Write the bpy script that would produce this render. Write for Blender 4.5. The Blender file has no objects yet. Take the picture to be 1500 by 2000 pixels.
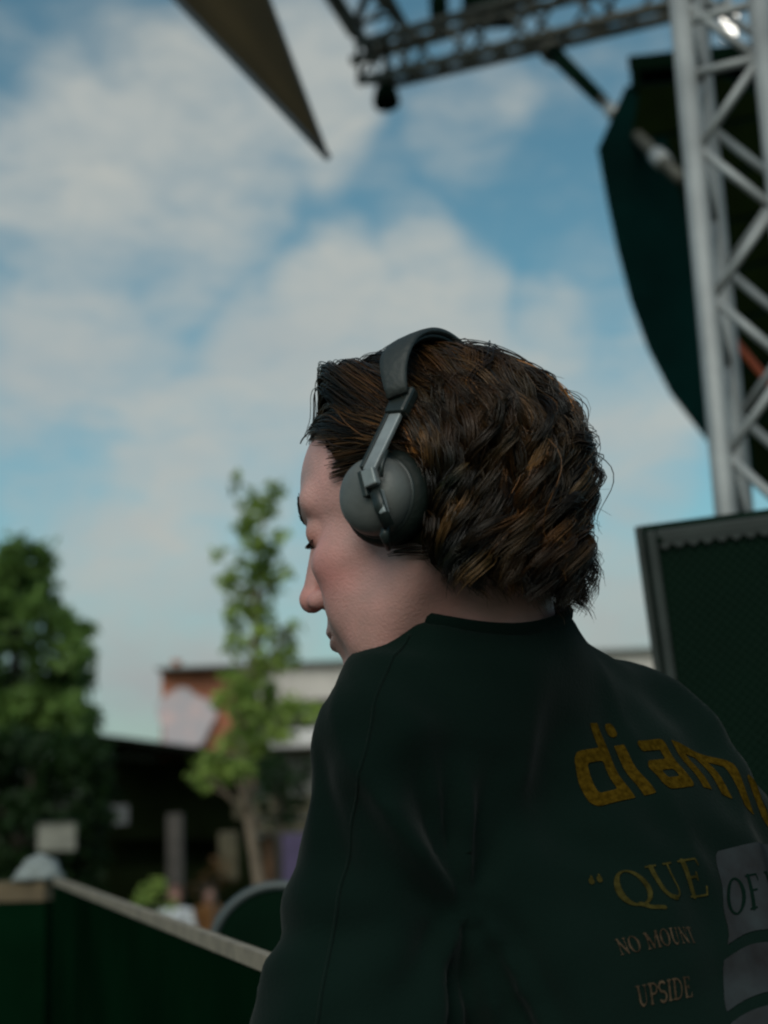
import bpy, bmesh, math, random
import numpy as np
from mathutils import Vector, Matrix
from mathutils.bvhtree import BVHTree

SC = bpy.context.scene
COL = SC.collection
rad = math.radians

# ------------------------------------------------------------------ camera
CAM_H, PITCH, ROLL, FPX = 1.35, rad(12.0), rad(2.3), 2800.0
FW = np.array([0, math.cos(PITCH), math.sin(PITCH)])
R0 = np.array([1.0, 0, 0]); U0 = np.array([0, -math.sin(PITCH), math.cos(PITCH)])
RT = R0 * math.cos(ROLL) - U0 * math.sin(ROLL)
UP = U0 * math.cos(ROLL) + R0 * math.sin(ROLL)
CAM = np.array([0, 0, CAM_H])
cd = bpy.data.cameras.new('camera'); cam = bpy.data.objects.new('camera', cd); COL.objects.link(cam)
cd.sensor_fit = 'VERTICAL'; cd.sensor_height = 36.0; cd.lens = FPX / 2000 * 36.0
cd.clip_start = 0.02; cd.clip_end = 3000
M = Matrix.Identity(4)
for i, ax in enumerate((RT, UP, -FW)):
    for j in range(3): M[j][i] = ax[j]
M.translation = Vector(CAM)
cam.matrix_world = M
cd.dof.use_dof = True; cd.dof.focus_distance = 1.06; cd.dof.aperture_fstop = 4.8
SC.camera = cam

def at(px, py, d):
    """a point of the place: d metres in front of the lens, seen at (px, py) of the 1500x2000 photograph"""
    return CAM + d * (FW + RT * (px - 750) / FPX + UP * (1000 - py) / FPX)

def direction(px, py):
    v = FW + RT * (px - 750) / FPX + UP * (1000 - py) / FPX
    return v / np.linalg.norm(v)

# ------------------------------------------------------------------ light
SUN_DIR = np.array([-0.16, -0.76, 0.60]); SUN_DIR /= np.linalg.norm(SUN_DIR)   # towards the sun
SUN_EL = math.asin(SUN_DIR[2]); SUN_AZ = math.atan2(SUN_DIR[0], SUN_DIR[1])
sl = bpy.data.lights.new('sun', 'SUN'); sl.energy = 1.5; sl.angle = rad(50); sl.color = (1.0, 0.93, 0.84)
so = bpy.data.objects.new('sun', sl); COL.objects.link(so)
so.rotation_euler = Vector(-SUN_DIR).to_track_quat('-Z', 'Y').to_euler()
so.location = (0, 0, 30)

W = bpy.data.worlds.new('World'); SC.world = W; W.use_nodes = True
def build_world():
    nt = W.node_tree; nt.nodes.clear(); N = nt.nodes.new; L = nt.links.new
    out = N('ShaderNodeOutputWorld'); bg = N('ShaderNodeBackground'); bg.inputs[1].default_value = 0.090
    sky = N('ShaderNodeTexSky'); sky.sky_type = 'NISHITA'; sky.sun_disc = False
    sky.sun_elevation = SUN_EL; sky.sun_rotation = SUN_AZ; sky.altitude = 50
    sky.air_density = 1.0; sky.dust_density = 0.8; sky.ozone_density = 1.2
    tc = N('ShaderNodeTexCoord')
    # wind-torn direction used by every cloud bank
    nz = N('ShaderNodeTexNoise'); nz.inputs['Scale'].default_value = 5.0; nz.inputs['Detail'].default_value = 3; nz.inputs['Roughness'].default_value = .5
    L(tc.outputs['Generated'], nz.inputs['Vector'])
    sub = N('ShaderNodeVectorMath'); sub.operation = 'SUBTRACT'; sub.inputs[1].default_value = (.5, .5, .5)
    L(nz.outputs['Color'], sub.inputs[0])
    mad = N('ShaderNodeVectorMath'); mad.operation = 'MULTIPLY_ADD'; mad.inputs[1].default_value = (.15, .15, .15)
    L(sub.outputs[0], mad.inputs[0]); L(tc.outputs['Generated'], mad.inputs[2])
    nrm = N('ShaderNodeVectorMath'); nrm.operation = 'NORMALIZE'; L(mad.outputs[0], nrm.inputs[0])
    banks = [(330, 200, 175, .75), (170, 330, 190, .8), (350, 430, 190, .75), (30, 400, 170, .75), (640, 190, 190, .8), (90, 650, 190, .8),
             (280, 740, 150, .6), (700, 600, 190, 1.0), (560, 690, 190, .85), (870, 560, 160, .95), (900, 430, 80, .6), (1010, 240, 130, .5),
             (420, 870, 200, .7), (1070, 650, 110, .7), (1170, 780, 130, .6), (300, 1210, 240, .85), (1230, 880, 170, .75), (480, 330, 130, .6), (960, 90, 120, .2),
             (140, 960, 150, .45), (1220, 1160, 170, .7), (560, 1120, 160, .6), (820, 330, 110, .35), (700, 760, 160, .6), (0, 800, 140, .5)]
    acc = None
    for px, py, r, s in banks:
        d = direction(px, py)
        dt = N('ShaderNodeVectorMath'); dt.operation = 'DOT_PRODUCT'; dt.inputs[1].default_value = d
        L(nrm.outputs[0], dt.inputs[0])
        mr = N('ShaderNodeMapRange'); mr.interpolation_type = 'SMOOTHERSTEP'
        mr.inputs['From Min'].default_value = math.cos(1.35 * r / FPX); mr.inputs['From Max'].default_value = math.cos(.15 * r / FPX)
        mr.inputs['To Min'].default_value = 0; mr.inputs['To Max'].default_value = s
        L(dt.outputs['Value'], mr.inputs['Value'])
        if acc is None: acc = mr.outputs[0]
        else:
            mx = N('ShaderNodeMath'); mx.operation = 'SMOOTH_MAX'; mx.inputs[2].default_value = .22
            L(acc, mx.inputs[0]); L(mr.outputs[0], mx.inputs[1]); acc = mx.outputs[0]
    # torn edges and thin cloud everywhere in the sky
    def noise(scale, detail, rough, dist, stretch):
        mp = N('ShaderNodeMapping'); mp.inputs['Scale'].default_value = stretch; L(tc.outputs['Generated'], mp.inputs['Vector'])
        n = N('ShaderNodeTexNoise'); n.inputs['Scale'].default_value = scale; n.inputs['Detail'].default_value = detail; n.inputs['Roughness'].default_value = rough; n.inputs['Distortion'].default_value = dist
        L(mp.outputs[0], n.inputs['Vector']); return n.outputs['Fac']
    def madd(src, a, b):
        q = N('ShaderNodeMath'); q.operation = 'MULTIPLY_ADD'; q.inputs[1].default_value = a; q.inputs[2].default_value = b; L(src, q.inputs[0]); return q.outputs[0]
    def plus(a, b):
        q = N('ShaderNodeMath'); q.operation = 'ADD'; L(a, q.inputs[0]); L(b, q.inputs[1]); return q.outputs[0]
    f1 = madd(noise(6.0, 9, .60, .5, (1, 1, 1.7)), 1.5, -.75 + .03)
    f2 = madd(noise(17.0, 7, .64, .8, (1, 1, 2.4)), .80, -.40)
    cov = plus(plus(acc, f1), f2)
    cl = N('ShaderNodeMapRange'); cl.interpolation_type = 'SMOOTHSTEP'; cl.inputs['From Min'].default_value = -.02; cl.inputs['From Max'].default_value = 1.15
    cl.inputs['To Min'].default_value = .0; cl.inputs['To Max'].default_value = .95
    L(cov, cl.inputs['Value'])
    cc = N('ShaderNodeMix'); cc.data_type = 'RGBA'; L(madd(noise(5.0, 5, .55, .2, (1, 1, 1.5)), 2.4, -.7), cc.inputs['Factor']); cc.clamp_factor = True
    cc.inputs['A'].default_value = CLOUD_DIM; cc.inputs['B'].default_value = CLOUD
    tint = N('ShaderNodeMix'); tint.data_type = 'RGBA'; tint.blend_type = 'MULTIPLY'; tint.inputs['Factor'].default_value = 1
    L(sky.outputs[0], tint.inputs['A']); tint.inputs['B'].default_value = SKY_TINT
    mix = N('ShaderNodeMix'); mix.data_type = 'RGBA'; L(cl.outputs[0], mix.inputs['Factor'])
    L(tint.outputs['Result'], mix.inputs['A']); L(cc.outputs['Result'], mix.inputs['B'])
    sx = N('ShaderNodeSeparateXYZ'); L(tc.outputs['Generated'], sx.inputs[0])          # paler air towards the horizon
    hz = N('ShaderNodeMapRange'); hz.interpolation_type = 'SMOOTHSTEP'; hz.inputs['From Min'].default_value = -.02; hz.inputs['From Max'].default_value = .26
    hz.inputs['To Min'].default_value = .85; hz.inputs['To Max'].default_value = 0; L(sx.outputs[2], hz.inputs['Value'])
    mh = N('ShaderNodeMix'); mh.data_type = 'RGBA'; L(hz.outputs[0], mh.inputs['Factor']); L(mix.outputs['Result'], mh.inputs['A']); mh.inputs['B'].default_value = HORIZON
    L(mh.outputs['Result'], bg.inputs[0]); L(bg.outputs[0], out.inputs[0])
SKY_TINT = (.66, 1.0, .84, 1); CLOUD = (5.0, 5.05, 4.6, 1); CLOUD_DIM = (3.6, 4.1, 4.2, 1); HORIZON = (2.8, 3.0, 3.05, 1)
build_world()
vs = SC.view_settings
vs.view_transform = 'Standard'; vs.look = 'None'; vs.gamma = 1.0; vs.exposure = 0.22; vs.use_curve_mapping = False
SC.cycles.use_denoising = True; SC.cycles.max_bounces = 6; SC.cycles.caustics_reflective = False; SC.cycles.caustics_refractive = False
SC.cycles.filter_width = 2.2
SC.render.film_transparent = False

# ------------------------------------------------------------------ materials
def mat(name, base, rough=.6, metal=0.0, var=.25, scale=8.0, bump=0.0, bscale=60.0, spec=.5, hue=None, attr=None, sss=0.0, sheen=0.0):
    m = bpy.data.materials.new(name); m.use_nodes = True
    nt = m.node_tree; N = nt.nodes.new; L = nt.links.new; b = nt.nodes['Principled BSDF']
    b.inputs['Roughness'].default_value = rough; b.inputs['Metallic'].default_value = metal
    b.inputs['Specular IOR Level'].default_value = spec
    if sss:
        b.inputs['Subsurface Weight'].default_value = sss; b.inputs['Subsurface Radius'].default_value = (1, .35, .2); b.inputs['Subsurface Scale'].default_value = .006
    if sheen: b.inputs['Sheen Weight'].default_value = sheen
    tc = N('ShaderNodeTexCoord'); nz = N('ShaderNodeTexNoise'); nz.inputs['Scale'].default_value = scale; nz.inputs['Detail'].default_value = 6
    L(tc.outputs['Object'], nz.inputs['Vector'])
    mix = N('ShaderNodeMix'); mix.data_type = 'RGBA'
    lo = tuple(c * (1 - var) for c in base); hi = tuple(min(1, c * (1 + var)) for c in (hue or base))
    mr = N('ShaderNodeMapRange'); mr.inputs['From Min'].default_value = .3; mr.inputs['From Max'].default_value = .7
    L(nz.outputs['Fac'], mr.inputs['Value']); L(mr.outputs[0], mix.inputs['Factor'])
    mix.inputs['A'].default_value = (*lo, 1); mix.inputs['B'].default_value = (*hi, 1)
    src = mix.outputs['Result']
    if attr:
        at_ = N('ShaderNodeAttribute'); at_.attribute_name = attr
        mu = N('ShaderNodeMix'); mu.data_type = 'RGBA'; mu.blend_type = 'MULTIPLY'; mu.inputs['Factor'].default_value = 1
        L(src, mu.inputs['A']); L(at_.outputs['Color'], mu.inputs['B']); src = mu.outputs['Result']
    L(src, b.inputs['Base Color'])
    rr = N('ShaderNodeMapRange'); rr.inputs['To Min'].default_value = max(0, rough - .1); rr.inputs['To Max'].default_value = min(1, rough + .1)
    L(nz.outputs['Fac'], rr.inputs['Value']); L(rr.outputs[0], b.inputs['Roughness'])
    if bump:
        n2 = N('ShaderNodeTexNoise'); n2.inputs['Scale'].default_value = bscale; n2.inputs['Detail'].default_value = 4
        L(tc.outputs['Object'], n2.inputs['Vector'])
        bp = N('ShaderNodeBump'); bp.inputs['Strength'].default_value = bump; bp.inputs['Distance'].default_value = .01
        L(n2.outputs['Fac'], bp.inputs['Height']); L(bp.outputs[0], b.inputs['Normal'])
    return m

# ------------------------------------------------------------------ objects
def tag(o, label=None, cat=None, group=None, kind=None):
    if label: o['label'] = label
    if cat: o['category'] = cat
    if group: o['group'] = group
    if kind: o['kind'] = kind
    return o

def thing(name, loc, label, cat, group=None):
    o = bpy.data.objects.new(name, None); COL.objects.link(o); o.location = loc
    o.empty_display_size = .1
    return tag(o, label, cat, group)

def origin(o):
    p = np.zeros(3)
    while o is not None:
        p += np.array(o.location); o = o.parent
    return p

def build(name, verts, faces, m, parent=None, smooth=False, colors=None):
    """one mesh object; verts are given in world space and stored relative to the object's own origin"""
    verts = np.asarray(verts, float)
    me = bpy.data.meshes.new(name)
    if parent is not None: off = origin(parent)
    else:
        off = np.array([(verts[:, 0].min() + verts[:, 0].max()) / 2, (verts[:, 1].min() + verts[:, 1].max()) / 2, verts[:, 2].min()])
    if isinstance(faces, np.ndarray):
        nf, k = faces.shape
        me.vertices.add(len(verts)); me.vertices.foreach_set('co', (verts - off).astype(np.float32).ravel())
        me.loops.add(nf * k); me.loops.foreach_set('vertex_index', faces.astype(np.int32).ravel())
        me.polygons.add(nf); me.polygons.foreach_set('loop_start', np.arange(0, nf * k, k, dtype=np.int32))
        me.update(calc_edges=True)
    else: me.from_pydata((verts - off).tolist(), [], [tuple(int(i) for i in f) for f in faces])
    if smooth: me.polygons.foreach_set('use_smooth', [True] * len(me.polygons))
    if colors is not None:
        ca = me.color_attributes.new('tone', 'FLOAT_COLOR', 'POINT')
        c4 = np.ones((len(verts), 4)); c4[:, :3] = colors; ca.data.foreach_set('color', c4.ravel())
    if m: me.materials.append(m)
    me.update()
    o = bpy.data.objects.new(name, me); COL.objects.link(o)
    if parent is not None: o.parent = parent
    else: o.location = off
    return o

def unit(v):
    v = np.asarray(v, float); return v / (np.linalg.norm(v) + 1e-12)

class MB:
    """collects boxes, tubes and lathes into one mesh"""
    def __init__(s): s.v = []; s.f = []
    def add(s, v, f):
        n = len(s.v); s.v += [tuple(p) for p in v]; s.f += [tuple(i + n for i in q) for q in f]; return s
    def box(s, c, ax, half, bev=.0):
        c = np.asarray(c, float); X, Y, Z = (np.asarray(a, float) for a in ax); hx, hy, hz = half
        b = min(bev, hx * .49, hy * .49, hz * .49)
        if b <= 0:
            v = [c + X * hx * i + Y * hy * j + Z * hz * k for i in (-1, 1) for j in (-1, 1) for k in (-1, 1)]
            return s.add(v, [(0, 1, 3, 2), (4, 6, 7, 5), (0, 4, 5, 1), (2, 3, 7, 6), (0, 2, 6, 4), (1, 5, 7, 3)])
        bm = bmesh.new(); bmesh.ops.create_cube(bm, size=2)
        for q in bm.verts: q.co = Vector((q.co.x * hx, q.co.y * hy, q.co.z * hz))
        bmesh.ops.bevel(bm, geom=bm.edges[:], offset=b, segments=2, affect='EDGES', profile=.5)
        bm.verts.index_update()
        v = [c + X * q.co.x + Y * q.co.y + Z * q.co.z for q in bm.verts]; f = [[q.index for q in g.verts] for g in bm.faces]
        bm.free(); return s.add(v, f)
    def tube(s, pts, r, n=10, cap=True, flat=None, side=None):
        pts = [np.asarray(p, float) for p in pts]; k = len(pts)
        rs = r if hasattr(r, '__len__') else [r] * k
        fl = flat if flat is not None else 1.0
        v = []; prev = None
        for i in range(k):
            t = unit(pts[min(i + 1, k - 1)] - pts[max(i - 1, 0)])
            if prev is None:
                h = np.asarray(side, float) if side is not None else (np.array([0, 0, 1.0]) if abs(t[2]) < .9 else np.array([1.0, 0, 0]))
                a = unit(h - t * h.dot(t))
            else: a = unit(prev - t * prev.dot(t))
            prev = a; b = np.cross(t, a)
            for j in range(n):
                th = 2 * math.pi * j / n
                v.append(pts[i] + rs[i] * (a * math.cos(th) + b * math.sin(th) * fl))
        f = [(i * n + j, i * n + (j + 1) % n, (i + 1) * n + (j + 1) % n, (i + 1) * n + j) for i in range(k - 1) for j in range(n)]
        if cap: f += [tuple(range(n))[::-1], tuple((k - 1) * n + j for j in range(n))]
        return s.add(v, f)
    def lathe(s, c, axis, prof, n=32, side=None):
        """prof: (distance along axis, radius)"""
        c = np.asarray(c, float); t = unit(axis)
        h = np.asarray(side, float) if side is not None else (np.array([0, 0, 1.0]) if abs(t[2]) < .9 else np.array([1.0, 0, 0]))
        a = unit(h - t * h.dot(t)); b = np.cross(t, a); v = []
        for d, r in prof:
            for j in range(n):
                th = 2 * math.pi * j / n; v.append(c + t * d + r * (a * math.cos(th) + b * math.sin(th)))
        k = len(prof)
        f = [(i * n + j, i * n + (j + 1) % n, (i + 1) * n + (j + 1) % n, (i + 1) * n + j) for i in range(k - 1) for j in range(n)]
        f += [tuple(range(n))[::-1], tuple((k - 1) * n + j for j in range(n))]
        return s.add(v, f)
    def build(s, name, m, parent=None, smooth=False): return build(name, s.v, s.f, m, parent, smooth)

X3, Y3, Z3 = np.eye(3)

# ------------------------------------------------------------------ implicit surfaces for bodies and cloth
def f32(a): return np.asarray(a, np.float32)
def s_ell(P, c, r, ax=None):
    q = P - f32(c)
    if ax is not None: q = q @ f32(ax).T
    r = f32(r); k0 = np.sqrt(((q / r) ** 2).sum(-1)) + 1e-9; k1 = np.sqrt(((q / (r * r)) ** 2).sum(-1)) + 1e-9
    return k0 * (k0 - 1) / k1
def s_cone(P, a, b, ra, rb):
    a = f32(a); b = f32(b); d = b - a; q = P - a
    t = np.clip((q @ d) / (d @ d + 1e-12), 0, 1)
    return np.sqrt(((q - t[..., None] * d) ** 2).sum(-1)) - (ra + (rb - ra) * t)
def s_sph(P, c, r): return np.sqrt(((P - f32(c)) ** 2).sum(-1)) - r
def smin(a, b, k):
    h = np.clip(.5 + .5 * (b - a) / k, 0, 1); return b + (a - b) * h - k * h * (1 - h)
def smax(a, b, k): return -smin(-a, -b, k)

def surface(fn, lo, hi, h):
    """surface nets of the implicit function fn over a box"""
    lo = np.asarray(lo, float); n = np.ceil((np.asarray(hi, float) - lo) / h).astype(int) + 1
    gx, gy, gz = (lo[i] + h * np.arange(n[i]) for i in range(3))
    S = np.empty(tuple(n), np.float32)
    gy2, gz2 = np.meshgrid(gy, gz, indexing='ij')
    for i in range(0, n[0], 16):
        xs = gx[i:i + 16]
        P = np.empty((len(xs), n[1], n[2], 3), np.float32)
        P[..., 0] = xs[:, None, None]; P[..., 1] = gy2; P[..., 2] = gz2
        S[i:i + 16] = fn(P)
    I = S < 0
    c = np.zeros(tuple(n - 1), np.int8)
    for dx in (0, 1):
        for dy in (0, 1):
            for dz in (0, 1): c += I[dx:n[0] - 1 + dx, dy:n[1] - 1 + dy, dz:n[2] - 1 + dz]
    act = (c > 0) & (c < 8); idx = np.argwhere(act)
    ids = np.full(act.shape, -1, np.int64); ids[act] = np.arange(len(idx))
    acc = np.zeros((len(idx), 3)); cnt = np.zeros(len(idx))
    corners = [(a, b, d) for a in (0, 1) for b in (0, 1) for d in (0, 1)]
    for a in corners:
        for k in range(3):
            if a[k] == 0:
                b = list(a); b[k] = 1
                va = S[idx[:, 0] + a[0], idx[:, 1] + a[1], idx[:, 2] + a[2]]; vb = S[idx[:, 0] + b[0], idx[:, 1] + b[1], idx[:, 2] + b[2]]
                m = (va < 0) != (vb < 0); t = np.where(m, va / np.where(m, va - vb, 1), 0)
                p = np.repeat(np.array(a, float)[None], len(idx), 0); p[:, k] = t
                acc[m] += p[m]; cnt[m] += 1
    V = lo + h * (idx + acc / cnt[:, None])
    F = []
    for k in range(3):
        sl0 = [slice(None)] * 3; sl1 = [slice(None)] * 3
        sl0[k] = slice(0, -1); sl1[k] = slice(1, None)
        A = I[tuple(sl0)]; B = I[tuple(sl1)]
        e = np.argwhere(A != B); u, w = (k + 1) % 3, (k + 2) % 3
        e = e[(e[:, u] > 0) & (e[:, w] > 0) & (e[:, u] < n[u] - 1) & (e[:, w] < n[w] - 1)]
        q = []
        for du, dw in ((-1, -1), (0, -1), (0, 0), (-1, 0)):
            g = e.copy(); g[:, u] += du; g[:, w] += dw; q.append(ids[g[:, 0], g[:, 1], g[:, 2]])
        q = np.stack(q, 1); ins = A[e[:, 0], e[:, 1], e[:, 2]]
        q[~ins] = q[~ins][:, ::-1]; F.append(q)
    F = np.concatenate(F); F = F[(F >= 0).all(1)]
    return V, F
# ================================================================== the setting
GZ = -1.2                                        # ground below the stage
m_ground = mat('trodden_grass', (.045, .060, .022), .95, var=.4, scale=.6, bump=.3, bscale=12, hue=(.075, .068, .035))
m_deck = mat('stage_plywood', (.030, .032, .028), .7, var=.3, scale=3, bump=.1)
s = 1500.0
tag(build('ground', [(-s, -s, GZ), (s, -s, GZ), (s, s, GZ), (-s, s, GZ)], [(0, 1, 2, 3)], m_ground), kind='structure')
st = MB(); st.box((.6, .6, -.06), (X3, Y3, Z3), (4.2, 3.6, .05)); tag(st.build('stage_floor', m_deck), kind='structure')
stage = bpy.data.objects['stage_floor']
for i in range(7):
    for j in range(3):
        mb = MB(); mb.box((-3.0 + i * 1.2, -1.8 + j * 2.4, -.005), (X3, Y3, Z3), (.594, 1.194, .005), .002); mb.build('deck_panel', m_deck, stage)
m_steelgrey = mat('aluminium_tube', (.30, .305, .305), .55, metal=.25, var=.2, scale=9, bump=.05)
m_olive = mat('weathered_truss_tube', (.055, .052, .040), .6, metal=.2, var=.3, scale=6)
m_black = mat('black_paint', (.0016, .0078, .0038), .8, var=.3, scale=4, spec=.02)
mb_ = MB()
for x in (-3.4, -1.2, 1.0, 3.2, 4.6):
    for y in (-2.8, .6, 4.0):
        mb = MB(); mb.tube([(x, y, GZ), (x, y, -.11)], .03, 10); mb.build('stage_leg', m_steelgrey, stage, True)

# ------------------------------------------------------------------ far building
m_brick = mat('red_brick', (.42, .150, .085), .9, var=.25, scale=1.2, bump=.2, bscale=30)
m_pale = mat('pale_render', (.56, .50, .46), .9, var=.15, scale=.8)
m_white = mat('white_render', (.70, .67, .66), .9, var=.12, scale=1.0)
m_grey = mat('grey_cladding', (.17, .165, .15), .8, var=.2, scale=1.0)
m_glass = mat('dark_window', (.02, .025, .03), .15, var=.2)
m_mural = mat('white_mural_paint', (.62, .60, .66), .9, var=.30, scale=2.2, hue=(.50, .36, .36))
BD = 45.0
bld = thing('long_building', (*at(640, 1500, BD)[:2], GZ), 'long pale and grey building with horizontal bands beyond the young tree', 'building')
def slab(px0, py0, px1, py1, d, thick, name, m, parent=None, bev=.02):
    """an upright box whose front spans the two photo points at depth d, level and square to the street"""
    a, b = at(px0, py0, d), at(px0, py1, d); x0, x1 = a[0], at(px1, py0, d)[0]
    z0, z1 = sorted((a[2], b[2])); y = (a[1] + b[1]) / 2
    mb = MB(); mb.box(((x0 + x1) / 2, y + thick / 2, (z0 + z1) / 2), (X3, Y3, Z3), ((x1 - x0) / 2, thick / 2, (z1 - z0) / 2), bev)
    return mb.build(name, m, parent)
slab(425, 1306, 1420, 1374, BD, 9, 'upper_wall', m_pale, bld)
slab(425, 1298, 1420, 1305, BD - .2, 9.4, 'roof_edge', m_grey, bld)
slab(425, 1378, 1420, 1424, BD + .3, 9, 'window_band', m_grey, bld)
for i in range(16):
    w = slab(440 + i * 60, 1384, 488 + i * 60, 1418, BD + .2, .15, 'window', m_glass, bld)
slab(395, 1432, 1420, 1466, BD - .6, 9, 'lower_wall', m_white, bld)
slab(425, 1470, 1420, 1600, BD + .2, 9, 'ground_floor', m_grey, bld)
slab(425, 1602, 1420, 1740, BD + .2, 9, 'base_wall', m_grey, bld)
bb = thing('brick_building', (*at(380, 1500, 38)[:2], GZ), 'red brick gable end with a white painted mural behind the young tree', 'building')
slab(308, 1308, 448, 1700, 38, 6, 'wall', m_brick, bb)
slab(304, 1303, 452, 1308, 37.85, 6.2, 'roof_edge', m_grey, bb)
slab(335, 1288, 350, 1299, 38.5, .4, 'chimney', m_brick, bb)
# the mural: one flat painted patch with a ragged outline
rg = random.Random(3); pts = []
c0 = at(362, 1405, 37.985); n = 120
for i in range(n):
    a = 2 * math.pi * i / n; r = 1 + .10 * math.sin(3 * a + 1) + .07 * math.sin(5 * a) + rg.uniform(-.02, .02)
    pts.append((c0[0] + .74 * r * math.cos(a), c0[1] - .0, c0[2] + .82 * r * math.sin(a)))
mv = pts + [(x, y + .012, z) for x, y, z in pts]
build('mural', mv, [tuple(range(n))[::-1]] + [(i, (i + 1) % n, n + (i + 1) % n, n + i) for i in range(n)], m_mural, bb)

# ------------------------------------------------------------------ dark hut, stall and clutter beyond the booth
m_hut = mat('shade_dark_boards', (.0075, .0105, .0040), .9, var=.3, scale=2, spec=0)  # the hut's shade is put into the board colour
m_roof = mat('dark_bitumen_roof', (.012, .014, .010), .95, var=.3, scale=2, spec=0)
hut = thing('bar_hut', (*at(290, 1600, 24)[:2], GZ), 'low dark timber bar hut with sloping roof between hedge and young tree', 'hut')
a, b = at(150, 1436, 23), at(484, 1480, 23)
mb = MB(); ex = unit(b - a)
mb.box((a + b) / 2 + Y3 * 1.7, (ex, unit(np.cross(Z3, ex)), unit(np.cross(ex, np.cross(Z3, ex)))), (np.linalg.norm(b - a) / 2, 2.0, .05), .02); mb.build('roof', m_roof, hut)
for i in range(14):
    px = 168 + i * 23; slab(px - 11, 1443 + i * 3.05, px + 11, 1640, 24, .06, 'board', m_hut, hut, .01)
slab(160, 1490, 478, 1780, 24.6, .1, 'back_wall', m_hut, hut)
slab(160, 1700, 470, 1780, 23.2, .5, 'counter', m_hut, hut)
m_ashlar = mat('weathered_post', (.085, .070, .062), .85, var=.3, scale=5)
tag(slab(322, 1590, 352, 1760, 21, .22, 'post', m_ashlar), 'weathered grey-brown post standing in front of the dark hut', 'post')
m_sign = mat('pale_board', (.21, .20, .17), .85, var=.25, scale=6); m_sign2 = mat('pale_lilac_board', (.17, .16, .16), .85, var=.25, scale=6)
sg = thing('square_sign', (*at(105, 1640, 15)[:2], GZ), 'pale square board on a post at the foot of the hedge, left of the hut', 'sign')
slab(72, 1606, 146, 1664, 15, .04, 'panel', m_sign, sg); slab(60, 1600, 156, 1606, 14.98, .06, 'top_rail', m_black, sg); slab(100, 1668, 114, 1900, 15.05, .06, 'post', m_black, sg)
tag(slab(203, 1574, 250, 1612, 22.8, .05, 'wall_sign', m_sign2), 'small pale lilac board fixed on the dark hut front', 'sign')
# wooden stall with purple panel
m_wood = mat('olive_brown_timber', (.075, .062, .036), .85, var=.3, scale=8); m_rust = mat('rust_brown_timber', (.085, .040, .018), .85, var=.3, scale=8)
m_purple = mat('purple_cloth', (.085, .062, .125), .9, var=.2, scale=5)
stl = thing('market_stall', (*at(620, 1700, 16)[:2], GZ), 'timber stall frame with beam and dark back beside the person\'s sleeve', 'stall')
slab(500, 1607, 800, 1627, 16, .12, 'beam', m_wood, stl); slab(512, 1628, 530, 1900, 16.02, .1, 'post', m_rust, stl); slab(760, 1628, 780, 1900, 16.02, .1, 'post', m_rust, stl)
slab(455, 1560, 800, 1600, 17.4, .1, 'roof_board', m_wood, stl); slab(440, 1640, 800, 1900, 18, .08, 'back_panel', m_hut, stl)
slab(425, 1625, 462, 1720, 16.6, .1, 'side_board', m_wood, stl)
tag(slab(541, 1630, 640, 1760, 15.9, .02, 'purple_banner', m_purple), 'plain purple cloth panel hanging under the stall beam', 'banner')

# ------------------------------------------------------------------ trees and shrubs
def leafmat(name, base, hue):
    m = mat(name, base, .6, var=.5, scale=1.6, hue=hue, spec=.3)
    nt = m.node_tree; b = nt.nodes['Principled BSDF']; t = nt.nodes.new('ShaderNodeBsdfTranslucent'); mx = nt.nodes.new('ShaderNodeMixShader')
    mx.inputs[0].default_value = .45; src = b.inputs['Base Color'].links[0].from_socket
    nt.links.new(src, t.inputs[0]); out = nt.nodes['Material Output']
    nt.links.new(b.outputs[0], mx.inputs[1]); nt.links.new(t.outputs[0], mx.inputs[2]); nt.links.new(mx.outputs[0], out.inputs[0]); return m
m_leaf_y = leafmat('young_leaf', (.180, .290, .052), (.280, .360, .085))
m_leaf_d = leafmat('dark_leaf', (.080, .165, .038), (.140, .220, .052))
m_leaf_h = leafmat('shaded_leaf', (.010, .030, .008), (.018, .042, .010))  # shadow on hedge and shrub put into the leaf colour
m_bark_y = mat('pale_bark', (.20, .145, .105), .9, var=.3, scale=10); m_bark = mat('dark_bark', (.045, .035, .026), .9, var=.3, scale=10)
def leaves(clumps, size, dens, seed):
    """leaf-shaped folded quads spread through clumps (centre, radius)"""
    g = np.random.default_rng(seed); Vs = []; n = 0
    for c, r in clumps:
        k = max(10, int(dens * r * r / (size * size)))
        d = g.normal(size=(k, 3)); d /= np.linalg.norm(d, axis=1, keepdims=True)
        p = np.asarray(c) + d * (r * g.uniform(.15, 1.0, (k, 1)) ** .6) * np.array([1, 1, .9])
        a = g.normal(size=(k, 3)); a[:, 2] -= .4; a /= np.linalg.norm(a, axis=1, keepdims=True)
        b = np.cross(a, g.normal(size=(k, 3))); b /= np.linalg.norm(b, axis=1, keepdims=True) + 1e-9
        nn = np.cross(a, b); L = size * g.uniform(.6, 1.25, (k, 1)); Wd = L * .36
        Vs.append(np.stack([p, p + a * L * .45 + b * Wd + nn * L * .06, p + a * L, p + a * L * .45 - b * Wd + nn * L * .06], 1).reshape(-1, 3)); n += k
    V = np.concatenate(Vs); F = np.arange(n * 4).reshape(-1, 4); return V, F
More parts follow.
